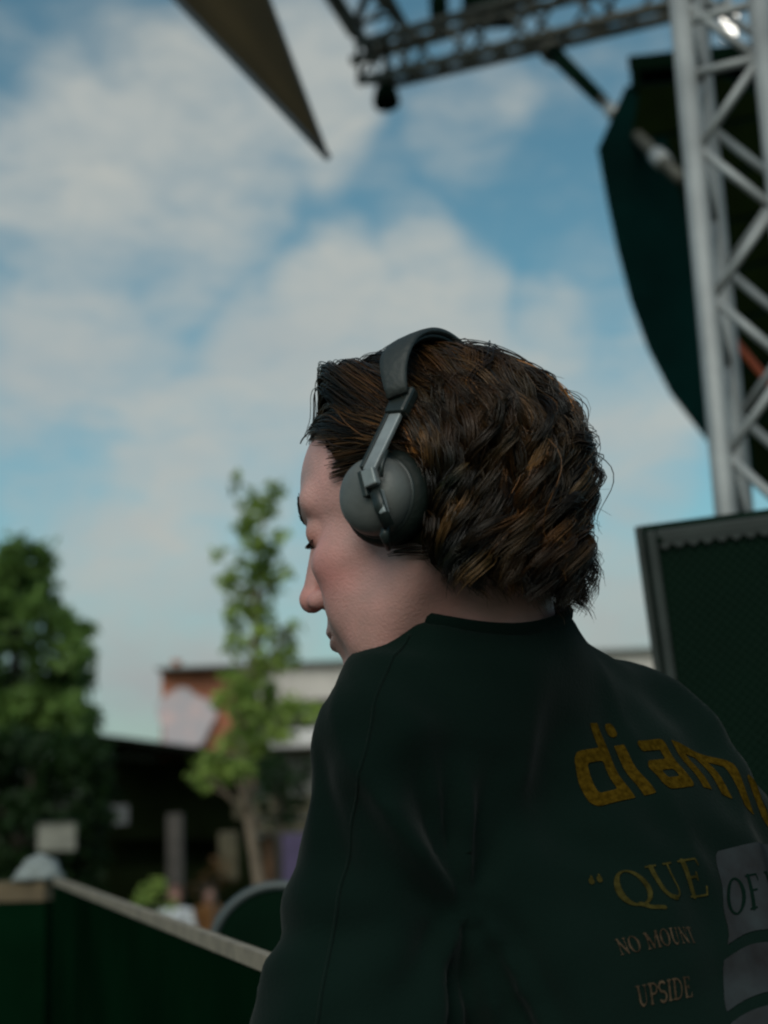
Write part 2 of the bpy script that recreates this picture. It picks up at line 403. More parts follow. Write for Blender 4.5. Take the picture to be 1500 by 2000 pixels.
def tree(name, label, trunk, tr, clumps, size, dens, lm, bm_, seed, group=None, cat='tree'):
    root = thing(name, (trunk[0][0], trunk[0][1], GZ), label, cat, group)
    mb = MB(); mb.tube(trunk, tr, 8)
    tp = np.array(trunk)
    for c, r in clumps:
        c = np.asarray(c); ok = tp[tp[:, 2] < c[2] - .1]
        a = ok[-1] if len(ok) else tp[0]
        j = np.linalg.norm(tp - (c - Z3 * .6 * np.linalg.norm(c[:2] - a[:2])), axis=1).argmin(); a = tp[j]
        m1 = (a + c) / 2 + Z3 * .05
        mb.tube([a, m1, c], [tr[j] * .45, tr[j] * .3, .006], 5)
    mb.build('trunk', bm_, root, True)
    V, F = leaves(clumps, size, dens, seed); build('crown', V, F, lm, root)
    return root
rg = np.random.default_rng(11)
def cl(lst, d, dep, k=1.0):
    return [(at(x, y, d + rg.uniform(-dep, dep)), r * d / FPX * k) for x, y, r in lst]
D1 = 12.0
yc = [(545, 952, 20), (538, 975, 15), (500, 985, 34), (520, 1000, 22), (485, 1020, 30), (462, 945, 14), (490, 1050, 28), (545, 1045, 18), (425, 1080, 15), (520, 1078, 34), (510, 1115, 38), (470, 1095, 12),
      (480, 1140, 38), (440, 1125, 18), (550, 1118, 20), (530, 1145, 26), (470, 1190, 36), (505, 1185, 30), (455, 1215, 22), (520, 1230, 36), (560, 1245, 28), (580, 1215, 14), (475, 1262, 32), (520, 1290, 40), (565, 1285, 26),
      (440, 1265, 14), (470, 1335, 40), (440, 1365, 28), (510, 1345, 36), (480, 1395, 42), (530, 1400, 34), (575, 1385, 34), (615, 1390, 20), (455, 1440, 34), (500, 1450, 36), (550, 1430, 28), (420, 1490, 34), (382, 1500, 20),
      (450, 1500, 36), (400, 1530, 18), (480, 1500, 26)]
p0 = at(512, 1760, D1); base = np.array([p0[0] + .06, p0[1], GZ])
trunk = [base, p0, at(486, 1600, D1), at(482, 1480, D1), at(492, 1340, D1), at(500, 1200, D1), at(505, 1080, D1), at(520, 985, D1), at(545, 945, D1)]
tree('young_tree', 'slender young tree with bright green leaves and pale thin trunk', trunk, [.055, .048, .042, .036, .030, .024, .018, .012, .006], cl(yc, D1, .35, .93), .092, 30, m_leaf_y, m_bark_y, 5)
D2 = 20.0
lc = [(30, 1085, 45), (75, 1095, 40), (10, 1130, 50), (60, 1140, 48), (95, 1160, 28), (20, 1185, 45), (70, 1195, 40), (110, 1215, 34), (150, 1235, 34), (170, 1222, 14), (20, 1235, 34), (130, 1270, 44), (70, 1275, 34),
      (165, 1280, 24), (25, 1325, 36), (100, 1320, 46), (150, 1330, 40), (60, 1365, 44), (10, 1385, 44), (130, 1385, 44), (175, 1395, 26), (90, 1420, 48), (30, 1440, 50), (150, 1440, 46), (-40, 1150, 70), (-50, 1260, 70), (-50, 1370, 80)]
p0 = at(10, 1600, D2)
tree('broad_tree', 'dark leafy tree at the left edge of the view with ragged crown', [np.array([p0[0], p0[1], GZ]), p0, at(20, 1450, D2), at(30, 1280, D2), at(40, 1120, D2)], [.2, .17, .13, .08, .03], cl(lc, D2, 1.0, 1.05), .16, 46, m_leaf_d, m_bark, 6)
D3 = 17.0
hc = [(x + rg.uniform(-12, 12), y + rg.uniform(-12, 12), 52) for y in range(1470, 1800, 55) for x in range(-60, 190, 55)] + [(195, 1480, 30), (205, 1540, 26), (200, 1600, 24)]
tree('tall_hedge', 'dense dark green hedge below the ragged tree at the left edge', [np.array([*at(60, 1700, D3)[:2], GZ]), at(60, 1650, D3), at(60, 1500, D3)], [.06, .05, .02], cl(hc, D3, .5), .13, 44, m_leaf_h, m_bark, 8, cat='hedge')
D4 = 14.5
bc = [(545, 1500, 38), (575, 1520, 30), (530, 1545, 40), (570, 1560, 34), (540, 1590, 30), (515, 1500, 30), (600, 1500, 20)]
p0 = at(545, 1700, D4)
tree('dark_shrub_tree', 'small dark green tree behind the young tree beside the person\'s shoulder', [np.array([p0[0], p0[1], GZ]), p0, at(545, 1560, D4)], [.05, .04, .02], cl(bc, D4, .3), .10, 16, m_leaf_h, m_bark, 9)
p0 = at(300, 1760, 13)
tree('leafy_plant', 'low yellow-green plant behind the booth panel', [np.array([p0[0], p0[1], GZ]), p0], [.03, .02], cl([(290, 1742, 24), (310, 1725, 20), (275, 1765, 22), (330, 1770, 20)], 13, .15), .06, 14, m_leaf_y, m_bark, 10, cat='plant')
p0 = at(420, 1740, 15)
tree('brown_plant', 'brown leafy plant in front of the stall', [np.array([p0[0], p0[1], GZ]), p0], [.03, .02], cl([(425, 1690, 26), (400, 1715, 18), (440, 1720, 20), (370, 1735, 14)], 15, .15), .07, 12,
     leafmat('rusty_leaf', (.075, .040, .014), (.11, .055, .02)), m_bark, 12, cat='plant')

# ------------------------------------------------------------------ people in the crowd, seen over the booth panel
def figure(px, py, d, shirt, label, hairc, face=math.pi):
    head = at(px, py, d); h0 = head[2] - GZ; k = h0 / 1.60; x, y = head[0], head[1]
    f = np.array([math.sin(face), math.cos(face), 0.0]); l = np.array([-f[1], f[0], 0]) * -1
    root = thing('person', (x, y, GZ), label, 'person', 'people standing beyond the booth')
    W_ = lambda a, b, c: np.array([x, y, GZ]) + (f * a + l * b) * k + Z3 * c * k
    def body(P):
        dd = s_ell(P, W_(.0, 0, 1.62), np.array([.095, .095, .12]) * k); dd = smin(dd, s_sph(P, W_(.10, 0, 1.60), .018 * k), .03)
        dd = smin(dd, s_ell(P, W_(.04, 0, 1.56), np.array([.06, .06, .07]) * k), .03)
        dd = smin(dd, s_cone(P, W_(-.01, 0, 1.55), W_(-.02, 0, 1.40), .055 * k, .06 * k), .03)
        dd = smin(dd, s_cone(P, W_(-.02, 0, 1.25), W_(-.02, 0, 1.0), .12 * k, .12 * k), .05)
        for s_ in (-1, 1):
            dd = smin(dd, s_cone(P, W_(-.02, 0, 1.42), W_(-.02, .17 * s_, 1.37), .05 * k, .05 * k), .04)
            dd = smin(dd, s_cone(P, W_(-.02, .19 * s_, 1.36), W_(-.03, .24 * s_, 1.10), .045 * k, .038 * k), .03)
            dd = smin(dd, s_cone(P, W_(-.03, .24 * s_, 1.10), W_(.10, .20 * s_, .88), .037 * k, .027 * k), .02)
            dd = smin(dd, s_ell(P, W_(.13, .19 * s_, .82), np.array([.03, .03, .06]) * k), .02)
            dd = smin(dd, s_cone(P, W_(-.02, .08 * s_, .95), W_(.0, .10 * s_, .50), .08 * k, .055 * k), .04)
            dd = smin(dd, s_cone(P, W_(.0, .10 * s_, .50), W_(-.03, .11 * s_, .08), .052 * k, .038 * k), .03)
            dd = smin(dd, s_cone(P, W_(-.05, .11 * s_, .045), W_(.14, .12 * s_, .035), .04 * k, .033 * k), .02)
        return dd
    V, F = surface(body, W_(0, 0, 0) - np.array([.4, .4, .02]), W_(0, 0, 1.8) + np.array([.4, .4, .02]), .018)
    build('body', V, F, m_skin_far, root, True)
    def tee(P):
        dd = s_cone(P, W_(-.02, 0, 1.33), W_(-.02, 0, .93), .135 * k, .15 * k)
        for s_ in (-1, 1):
            dd = smin(dd, s_cone(P, W_(-.02, .03 * s_, 1.41), W_(-.02, .18 * s_, 1.37), .062 * k, .066 * k), .04)
            dd = smin(dd, s_cone(P, W_(-.02, .19 * s_, 1.36), W_(-.03, .235 * s_, 1.15), .06 * k, .062 * k), .03)
        return np.maximum(dd, W_(0, 0, .86)[2] - P[..., 2])
    V, F = surface(tee, W_(0, 0, .8) - np.array([.4, .4, .02]), W_(0, 0, 1.5) + np.array([.4, .4, .02]), .018); build('shirt', V, F, shirt, root, True)
    def trs(P):
        dd = s_ell(P, W_(-.02, 0, .92), np.array([.13, .16, .12]) * k)
        for s_ in (-1, 1):
            dd = smin(dd, s_cone(P, W_(-.02, .08 * s_, .90), W_(.0, .10 * s_, .50), .10 * k, .075 * k), .04); dd = smin(dd, s_cone(P, W_(.0, .10 * s_, .50), W_(-.03, .11 * s_, .10), .075 * k, .06 * k), .03)
        return np.maximum(dd, W_(0, 0, .07)[2] - P[..., 2])
    V, F = surface(trs, W_(0, 0, 0) - np.array([.4, .4, .02]), W_(0, 0, 1.1) + np.array([.4, .4, .02]), .02); build('trousers', V, F, m_black, root, True)
    def hr(P): return np.maximum(s_ell(P, W_(-.012, 0, 1.645), np.array([.108, .105, .118]) * k), -s_ell(P, W_(.13, 0, 1.57), np.array([.11, .14, .11]) * k))
    V, F = surface(hr, W_(0, 0, 1.4) - .3, W_(0, 0, 1.8) + .3, .014); build('hair', V, F, hairc, root, True)
m_skin_far = mat('far_skin', (.42, .22, .17), .6); m_hair_far = mat('far_brown_hair', (.05, .025, .015), .6); m_hair_red = mat('far_auburn_hair', (.20, .085, .06), .6)
figure(342, 1752, 20.0, mat('white_cotton', (.72, .72, .75), .9), 'person in a white shirt beyond the booth panel', m_hair_red, math.pi)
figure(407, 1748, 22.0, mat('ochre_cotton', (.22, .09, .025), .9), 'person in an ochre top between the white shirt and the round housing', m_hair_far, math.pi * .8)

# ------------------------------------------------------------------ DJ booth with pale top edge
m_booth = mat('black_booth_laminate', (.0016, .0105, .0042), .9, var=.35, scale=3, bump=.04, spec=0.0)
m_edge = mat('raw_plywood_edge', (.235, .190, .140), .85, var=.25, scale=30); m_edge2 = mat('brown_plywood_edge', (.105, .075, .042), .85, var=.25, scale=20)
A = at(108, 1718, 3.55); B = at(545, 1884, 1.32)
H = .5 * (A[2] + B[2]); A[2] += 0; 
booth = thing('dj_booth', (A[0], A[1], 0), 'black DJ booth panel with raw plywood top edge running from left toward the person', 'booth')
def wall_strip(a, b, z0, z1, t, name, m):
    d = unit(np.array([b[0] - a[0], b[1] - a[1], 0])); nrm = np.array([-d[1], d[0], 0]); v = []
    for p, zt in ((a, z1(a)), (b, z1(b))):
        for sgn in (-1, 1):
            for z in (z0(p), zt): v.append((p[0] + nrm[0] * t / 2 * sgn, p[1] + nrm[1] * t / 2 * sgn, z))
    return build(name, v, [(0, 1, 3, 2), (4, 6, 7, 5), (0, 4, 5, 1), (2, 3, 7, 6), (1, 5, 7, 3), (0, 2, 6, 4)], m, booth)
dAB = unit(B - A); B2 = B + dAB * .10
wall_strip(A, B2, lambda p: 0.0, lambda p: p[2] - .012, .009, 'side_panel', m_booth)
wall_strip(A - dAB * .0, B2, lambda p: p[2] - .010, lambda p: p[2] + .006, .012, 'top_edge', m_edge)
C = at(-260, 1742, 3.85); A2 = at(98, 1738, 3.70)
C[2] = A2[2]
wall_strip(C, A2, lambda p: 0.0, lambda p: p[2] - .028, .05, 'front_panel', m_booth)
wall_strip(C, A2 + unit(A2 - C) * .0, lambda p: p[2] - .026, lambda p: p[2] + .024, .06, 'front_top_edge', m_edge2)
# grey bundle resting on the booth corner
def bun(P):
    c = at(78, 1706, 3.72); d = s_ell(P, c, (.055, .05, .048)); d = smin(d, s_ell(P, c + np.array([-.03, 0, -.025]), (.05, .05, .03)), .02)
    d = smin(d, s_ell(P, c + np.array([.03, .01, -.03]), (.045, .05, .028)), .02)
    d += .004 * np.sin(P[..., 0] * 130) * np.sin(P[..., 2] * 110 + P[..., 1] * 80); return np.maximum(d, A2[2] + .025 - P[..., 2])
c = at(78, 1706, 3.72); V, F = surface(bun, c - .15, c + .15, .006)
tag(build('cloth_bundle', V, F, mat('pale_grey_cloth', (.22, .24, .235), .9, bump=.2), None, True), 'pale grey rounded bundle lying on the booth corner', 'bundle')
# round black housing with grey rim
fc = at(545, 1872, 2.55); fd = unit(CAM + np.array([-.35, 0, 0]) - fc); fd[2] = .05; fd = unit(fd)
fan = thing('round_drum_housing', (fc[0], fc[1], 0), 'round black housing with grey rim behind the booth beside the sleeve', 'drum')
Rr = 138 * 2.55 / FPX
mb = MB(); mb.lathe(fc, fd, [(-.20, Rr * .90), (-.19, Rr * .95), (-.01, Rr * .97), (.0, Rr * .96)], 64); mb.build('shell', m_black, fan, True)
mb = MB(); ring = [fc + (np.cross(fd, Z3) * math.cos(t) + unit(np.cross(np.cross(fd, Z3), fd)) * math.sin(t)) * Rr for t in np.linspace(0, 2 * math.pi, 65)]
mb.tube(ring, .009, 8, False); mb.build('rim', mat('grey_rim', (.050, .062, .062), .45, var=.2), fan, True)
mb = MB(); mb.lathe(fc + fd * .004, fd, [(0, Rr * .93), (.004, Rr * .90), (.006, Rr * .2), (.012, .02), (.014, .001)], 48); mb.build('front_skin', m_black, fan, True)
mb = MB()
for s_ in (-1, 1): mb.tube([fc - Z3 * Rr * .8 - fd * .1 + np.cross(fd, Z3) * .1 * s_, np.array([fc[0], fc[1], 0]) - fd * .1 + np.cross(fd, Z3) * .25 * s_], .012, 8)
mb.build('stand', m_black, fan, True)

# ------------------------------------------------------------------ loudspeaker at the right
m_cab = mat('charcoal_cabinet_paint', (.004, .013, .008), .7, var=.2, scale=14, bump=.15, bscale=160, spec=.05)
m_frame = mat('worn_grey_frame', (.022, .028, .025), .7, var=.3, scale=18, bump=.08)
def grille_mat():
    m = mat('perforated_grille', (.0018, .0080, .0042), .8, var=.2, scale=8, spec=.03)
    nt = m.node_tree; N = nt.nodes.new; L = nt.links.new; b = nt.nodes['Principled BSDF']
    tc = N('ShaderNodeTexCoord'); vo = N('ShaderNodeTexVoronoi'); vo.inputs['Scale'].default_value = 95; vo.inputs['Randomness'].default_value = .03
    vo.voronoi_dimensions = '2D'; cmb = N('ShaderNodeCombineXYZ')                # holes laid out in the plane of the grille
    for k, ax in ((0, unit(sx + sz)), (1, unit(sx - sz))):
        dt = N('ShaderNodeVectorMath'); dt.operation = 'DOT_PRODUCT'; dt.inputs[1].default_value = ax; L(tc.outputs['Object'], dt.inputs[0]); L(dt.outputs['Value'], cmb.inputs[k])
    L(cmb.outputs[0], vo.inputs['Vector']); bp = N('ShaderNodeBump'); bp.inputs['Strength'].default_value = .8; bp.inputs['Distance'].default_value = .004
    L(vo.outputs['Distance'], bp.inputs['Height']); L(bp.outputs[0], b.inputs['Normal'])
    th = N('ShaderNodeMapRange'); th.inputs['From Min'].default_value = .34; th.inputs['From Max'].default_value = .46; L(vo.outputs['Distance'], th.inputs['Value'])
    mx = N('ShaderNodeMix'); mx.data_type = 'RGBA'; L(th.outputs[0], mx.inputs['Factor']); mx.inputs['B'].default_value = (.0075, .0175, .0120, 1)      # steel between the holes
    L(b.inputs['Base Color'].links[0].from_socket, mx.inputs['A']); L(mx.outputs['Result'], b.inputs['Base Color']); return m
SD = 2.15; TL = at(1238, 1028, SD)
sx = unit(at(1500, 1004, SD) - TL); sz = unit(at(1244, 1040, SD) - at(1303, 1340, SD - .015)); sx = unit(sx + np.array([0, -.24, 0])); sz = unit(sz - sx * sx.dot(sz)); sy = np.cross(sz, sx)
m_grille = grille_mat()
spk = thing('loudspeaker', (TL + sx * .3 - sz * .95), 'tall black loudspeaker with perforated grille and grey frame beside the truss tower', 'loudspeaker')
Wd, Hg, Dp = .52, .92, .42
S_ = lambda x, y, z: TL + sx * x + sy * y - sz * z
sbox = lambda x0, x1, y0, y1, z0, z1, bev, name, m, par=spk: MB().box(S_((x0 + x1) / 2, (y0 + y1) / 2, (z0 + z1) / 2), (sx, sy, sz), ((x1 - x0) / 2, (y1 - y0) / 2, (z1 - z0) / 2), bev).build(name, m, par)
sbox(0, Wd, .012, Dp, 0, Hg, .006, 'cabinet', m_cab)
sbox(.0, .011, 0, .011, .001, Hg, .003, 'side_trim', m_frame)
sbox(.016, .031, -.004, .011, .010, Hg - .01, .004, 'frame_stile', m_frame); sbox(Wd - .03, Wd - .012, -.004, .011, .010, Hg - .01, .004, 'frame_stile', m_frame)
sbox(.0315, Wd - .0305, -.003, .011, .010, .030, .003, 'frame_rail', m_frame); sbox(.0315, Wd - .0305, -.003, .011, Hg - .03, Hg - .01, .003, 'frame_rail', m_frame)
gr = sbox(.0315, Wd - .0305, .004, .0115, .031, Hg - .031, .001, 'grille', m_grille)
mb = MB(); n = 22; wv = (Wd - .062) / n                  # scalloped lower lip of the rail
v = []; f = []
for i in range(n * 6 + 1):
    x = .0315 + (Wd - .062) * i / (n * 6); z = .030 + .0085 * abs(math.sin(math.pi * i / 6)) 
    v += [S_(x, -.0025, .029), S_(x, -.0025, z + .001)]
    if i: f.append((2 * i - 2, 2 * i, 2 * i + 1, 2 * i - 1))
k = len(v); v += [p + sy * .005 for p in v]; f += [(a + k, d_ + k, c_ + k, b_ + k) for a, b_, c_, d_ in [(q[0], q[1], q[2], q[3]) for q in f]]
for i in range(1, n * 6 + 1): f.append((2 * i - 1, 2 * i + 1, 2 * i + 1 + k, 2 * i - 1 + k))
build('scalloped_lip', v, f, m_frame, spk)
mb = MB(); mb.lathe(S_(.035, -.0025, .026), -sy, [(0, .0045), (.002, .0045), (.0032, .003), (.0033, .0005)], 14); mb.build('screw', m_black, spk)
for zz in (.25, .62):                                   # drivers behind the grille
    mb = MB(); mb.lathe(S_(Wd / 2, .0118, zz), -sy, [(-.002, .15), (-.0008, .15), (-.0006, .13)], 32); mb.build('driver', m_black, spk, True)
mb = MB(); p = S_(Wd / 2, Dp / 2, Hg); mb.tube([p, np.array([p[0], p[1], .01])], .03, 12); mb.build('pole', m_black, spk, True)
p0 = np.array([p[0], p[1], 0])
for k in range(3):
    a = 2 * math.pi * k / 3 + .4; mb = MB(); mb.tube([p0 + Z3 * .30, p0 + np.array([math.cos(a), math.sin(a), 0]) * .4 + Z3 * .012], .012, 8); mb.build('leg', m_black, spk, True)

# ------------------------------------------------------------------ truss tower
TD = 3.0
t0 = at(1368, 450, TD); tw = thing('truss_tower', (t0[0], t0[1], 0), 'upright silver lattice truss tower at the right edge', 'truss tower')
ex = unit(np.array([.91, -.41, 0])); ey = np.array([-ex[1], ex[0], 0]); sp, sd2 = .165, .19
top_z = 3.6
corner = {(i, j): np.array([t0[0], t0[1], 0]) + ex * sp * i + ey * sd2 * j for i in (0, 1) for j in (0, 1)}
for (i, j), c in corner.items():
    mb = MB(); mb.tube([c, c + Z3 * top_z], .0235, 16); mb.build('chord', m_steelgrey, tw, True)
per = .335
def zig(c0, c1, ph, name='lattice_bar'):
    z = ph; k = 0
    while z < top_z - .1:
        a, b = (c0, c1) if k % 2 == 0 else (c1, c0)
        if z > .05:
            u = unit(b - a)
            mb = MB(); mb.tube([a + Z3 * z + u * .012, b + Z3 * (z + per / 2) - u * .012], .0098, 8); mb.build(name, m_steelgrey, tw, True)
        z += per / 2; k += 1
zL = at(1368, 275, TD)[2]
zig(corner[0, 0], corner[1, 0], zL - per * 8); zig(corner[0, 1], corner[1, 1], zL - per * 7.62)
zig(corner[0, 0], corner[0, 1], zL - per * 7.8); zig(corner[1, 0], corner[1, 1], zL - per * 7.7)
for zz in (at(1420, 110, TD)[2], at(1420, 20, TD)[2] + .03):
    mb = MB(); mb.tube([corner[0, 0] + Z3 * zz, corner[1, 0] + Z3 * zz], .011, 8); mb.build('cross_bar', m_steelgrey, tw, True)
mb = MB(); mb.box((t0[0] + sp / 2, t0[1] + sd2 / 2, .012), (ex, ey, Z3), (.24, .24, .010), .003); mb.build('base_plate', m_steelgrey, tw)
# orange ratchet strap on the tower's far side
mb = MB(); mb.tube([at(1395, 590, 3.45), at(1440, 672, 3.45), at(1500, 745, 3.45), at(1560, 800, 3.45)], .012, 8, flat=.25)
tag(mb.build('ratchet_strap', mat('orange_webbing', (.30, .055, .018), .8), None, True), 'orange webbing strap hanging behind the truss tower', 'strap')

# ------------------------------------------------------------------ line array hung beyond the tower
AD = 5.6
m_arr = mat('blue_black_cabinet_paint', (.0011, .0115, .0105), .8, var=.25, scale=6, spec=.02); m_arr2 = mat('brown_black_grille', (.0030, .0060, .0010), .8, var=.25, scale=8, spec=.02)
arr = thing('line_array', at(1330, 110, AD + .4), 'curved black line array of speaker cabinets hanging behind the truss tower', 'loudspeaker')
# outline of the fronts (left) and the backs (right), top to bottom
fr = [(1222, 168), (1166, 292), (1184, 392), (1204, 488), (1230, 588), (1264, 682), (1308, 768), (1368, 846), (1428, 918)]
bk = [(1420, 150), (1560, 215), (1600, 300), (1625, 385), (1640, 470), (1650, 560), (1650, 660), (1640, 780), (1560, 990)]
yax = unit(np.array([.34, 1, .16]))
for i in range(8):
    q = [at(*fr[i], AD), at(*bk[i], AD), at(*bk[i + 1], AD), at(*fr[i + 1], AD)]
    c = sum(q) / 4; q = [c + (p - c) * np.array([.996, .996, .996]) for p in q]
    dep = [np.zeros(3), yax * .95]
    v = [p + dd for dd in dep for p in q]
    cab = build('speaker_cabinet', v, [(0, 1, 2, 3), (7, 6, 5, 4), (0, 4, 5, 1), (1, 5, 6, 2), (2, 6, 7, 3), (3, 7, 4, 0)], m_arr, arr)
    k0 = lambda u, w, off: (q[0] * (1 - u) + q[1] * u) * (1 - w) + (q[3] * (1 - u) + q[2] * u) * w - yax * off
    ua, ub = (.34, .96) if i else (.15, .96)
    sv_ = [k0(ua, .04, .012), k0(ub, .04, .012), k0(ub, .96, .012), k0(ua + .02, .96, .012)]
    build('rear_panel', sv_ + [p + yax * .0125 for p in sv_], [(0, 1, 2, 3), (0, 4, 5, 1), (1, 5, 6, 2), (2, 6, 7, 3), (3, 7, 4, 0)], m_arr2, cab)
mb = MB(); a, b = at(1228, 128, AD), at(1520, 96, AD); mb.box((a + b) / 2 + yax * .4, (unit(b - a), yax, unit(np.cross(unit(b - a), yax))), (np.linalg.norm(b - a) / 2, .42, .035), .01); mb.build('fly_frame', m_black, arr)
for px in (1240, 1330, 1500):
    mb = MB(); mb.tube([at(px, 130, AD), at(px + 2, 175 if px < 1300 else 165, AD)], .02, 6); mb.build('fly_link', m_black, arr)
mb = MB(); mb.tube([at(1380, 100, AD), at(1378, -60, AD)], .018, 8); mb.build('hoist_chain', m_black, arr, True)

# ------------------------------------------------------------------ overhead truss
def truss(name, label, p, q, updir, w, h, tube, bars, m, step, cat='truss', g=None):
    root = thing(name, p, label, cat, g); d = unit(q - p); L_ = np.linalg.norm(q - p)
    u = unit(updir - d * updir.dot(d)); s_ = np.cross(d, u)
    cs = {(i, j): p + s_ * w * i + u * h * j for i in (0, 1) for j in (0, 1)}
    for c in cs.values():
        mb = MB(); mb.tube([c - d * .0, c + d * L_], tube, 10); mb.build('chord', m, root, True)
    n = int(L_ / step)
    for a, b in (((0, 0), (0, 1)), ((1, 0), (1, 1)), ((0, 0), (1, 0)), ((0, 1), (1, 1))):
        for k in range(n):
            pa, pb = (a, b) if k % 2 == 0 else (b, a)
            mb = MB(); mb.tube([cs[pa] + d * step * k, cs[pb] + d * step * (k + 1)], bars, 6); mb.build('lattice_bar', m, root, True)
    for k in (0, n):
        for a, b in (((0, 0), (0, 1)), ((1, 0), (1, 1)), ((0, 0), (1, 0)), ((0, 1), (1, 1))):
            mb = MB(); mb.tube([cs[a] + d * step * k, cs[b] + d * step * k], bars * 1.1, 6); mb.build('end_bar', m, root, True)
    return root, cs, d, u, s_
p = at(762, 166, 8.2); q = at(1420, 8, 6.6)
up_ = unit(at(700, 105, 8.2) - at(712, 175, 8.2))
truss('lighting_truss', 'olive-grey lattice truss crossing the sky toward the tower', p, q, up_, .24, .205, .026, .012, m_olive, .21)
p2 = at(735, 118, 8.4); q2 = at(560, -160, 7.0)
truss('corner_truss', 'dark truss meeting the lighting truss at its corner, rising out of frame', p2, q2, unit(X3 * .6 + Z3 * .4), .24, .24, .03, .014, m_olive, .22)
p3 = at(880, 60, 8.8); q3 = at(700, 130, 8.6)
mb = MB(); mb.tube([at(686, 119, 8.3), at(880, 66, 8.1)], .028, 10); tag(mb.build('projecting_pipe', m_olive, None, True), 'short olive pipe sticking out left of the truss corner', 'pipe')
mb = MB(); mb.tube([at(860, 75, 8.35), at(855, -40, 8.3)], .055, 8); tag(mb.build('hoist_body', m_black, None, True), 'dark hoist standing on the lighting truss near its corner', 'hoist')
tag(slab(905, -40, 1015, 12, 8.5, .3, 'motor_box', m_black), 'dark box above the lighting truss at the top edge', 'box')
# lamp hung below the corner
lp = thing('hanging_lamp', at(753, 165, 8.15), 'round black lamp housing hanging below the truss corner', 'lamp')
c = at(754, 188, 8.15); dn = unit(np.array([.05, -.1, -1]))
mb = MB(); mb.lathe(c - dn * .05, dn, [(0, .045), (.01, .062), (.05, .072), (.095, .078), (.11, .070), (.112, .02)], 24); mb.build('housing', m_black, lp, True)
mb = MB(); mb.tube([at(755, 112, 8.15), c - dn * .05], .016, 8); mb.build('stem', m_black, lp, True)
mb = MB(); mb.tube([at(728, 128, 8.15), at(745, 158, 8.15), c - dn * .04], .009, 6); mb.build('cable', m_black, lp, True)
# brace from truss to tower
br = thing('diagonal_brace', at(1078, 95, 7.3), 'diagonal brace pole from the lighting truss down to the tower', 'brace')
a, b = at(1076, 98, 7.3), at(1332, 352, 5.0)
mb = MB(); mb.tube([a, a + (b - a) * .48], [.042, .030], 10); mb.build('sleeve', m_black, br, True)
mb = MB(); mb.tube([a + (b - a) * .42, b], .024, 10); mb.build('pole', m_olive, br, True)
for t in (.55, .66, .86): mb = MB(); mb.tube([a + (b - a) * t, a + (b - a) * (t + .045)], .033, 10); mb.build('coupler', m_steelgrey, br, True)
mb = MB(); mb.lathe(a, unit(b - a), [(-.06, .03), (-.05, .06), (.05, .062), (.07, .04)], 12); mb.build('clamp', m_olive, br, True)
# lit stage lamp seen through the tower
m_lit = bpy.data.materials.new('lit_lens'); m_lit.use_nodes = True
bs = m_lit.node_tree.nodes['Principled BSDF']; bs.inputs['Emission Color'].default_value = (1, .95, .86, 1); bs.inputs['Emission Strength'].default_value = 2.4
tcn = m_lit.node_tree.nodes.new('ShaderNodeTexNoise'); tcn.inputs['Scale'].default_value = 30; m_lit.node_tree.links.new(tcn.outputs['Fac'], bs.inputs['Roughness'])
sl_ = thing('stage_lamp', at(1424, 10, 6.4), 'lit twin-lens stage lamp behind the top of the tower', 'lamp')
for py, r in ((30, 17), (66, 14)):
    c = at(1424, py, 6.4); v_ = unit(CAM + np.array([.3, 0, -.2]) - c)
    mb = MB(); mb.lathe(c, v_, [(-.10, r * .0016), (-.08, r * .0026), (-.005, r * .0030), (.0, r * .0029)], 20); mb.build('housing', m_steelgrey, sl_, True)
    mb = MB(); mb.lathe(c, v_, [(.001, r * .0022), (.006, r * .0016), (.008, .001)], 20); mb.build('lens', m_lit, sl_, True)
mb = MB(); mb.tube([at(1424, -60, 6.5), at(1424, 70, 6.5)], .012, 8); mb.build('bracket', m_steelgrey, sl_, True)

# ------------------------------------------------------------------ hanging triangular sail
m_sail = mat('brown_canvas', (.085, .056, .024), .9, var=.2, scale=3, bump=.1); m_hem = mat('slate_hem_tape', (.055, .075, .095), .8, var=.2)
sa = thing('triangular_sail', at(640, 304, 4.6), 'brown triangular canvas sail pointing down from the top edge', 'sail')
tip = at(642, 308, 4.6); La = at(-10, -372, 4.9); Rb = at(388, -372, 4.2); n = 18
v = []; f = []
for i in range(n + 1):
    t = i / n
    for j in range(n + 1):
        w = j / n; p = tip * (1 - t) + (La * (1 - w) + Rb * w) * t
        v.append(p + Y3 * (.06 * math.sin(w * math.pi) * t + .02 * math.sin(w * 9 + t * 4) * t))
f = [(i * (n + 1) + j, i * (n + 1) + j + 1, (i + 1) * (n + 1) + j + 1, (i + 1) * (n + 1) + j) for i in range(n) for j in range(n)]
k = len(v); v += [p + Y3 * .004 for p in v]; f += [tuple(reversed([x + k for x in q])) for q in f]
build('canvas', v, f, m_sail, sa, True)
mb = MB(); mb.tube([tip + (La - tip) * t + Y3 * .002 for t in np.linspace(0, 1, 12)], .012, 8); mb.build('hem', m_hem, sa, True)
mb = MB(); mb.tube([tip + (Rb - tip) * t + Y3 * .002 for t in np.linspace(0, 1, 12)], .005, 8); mb.build('hem', m_hem, sa, True)
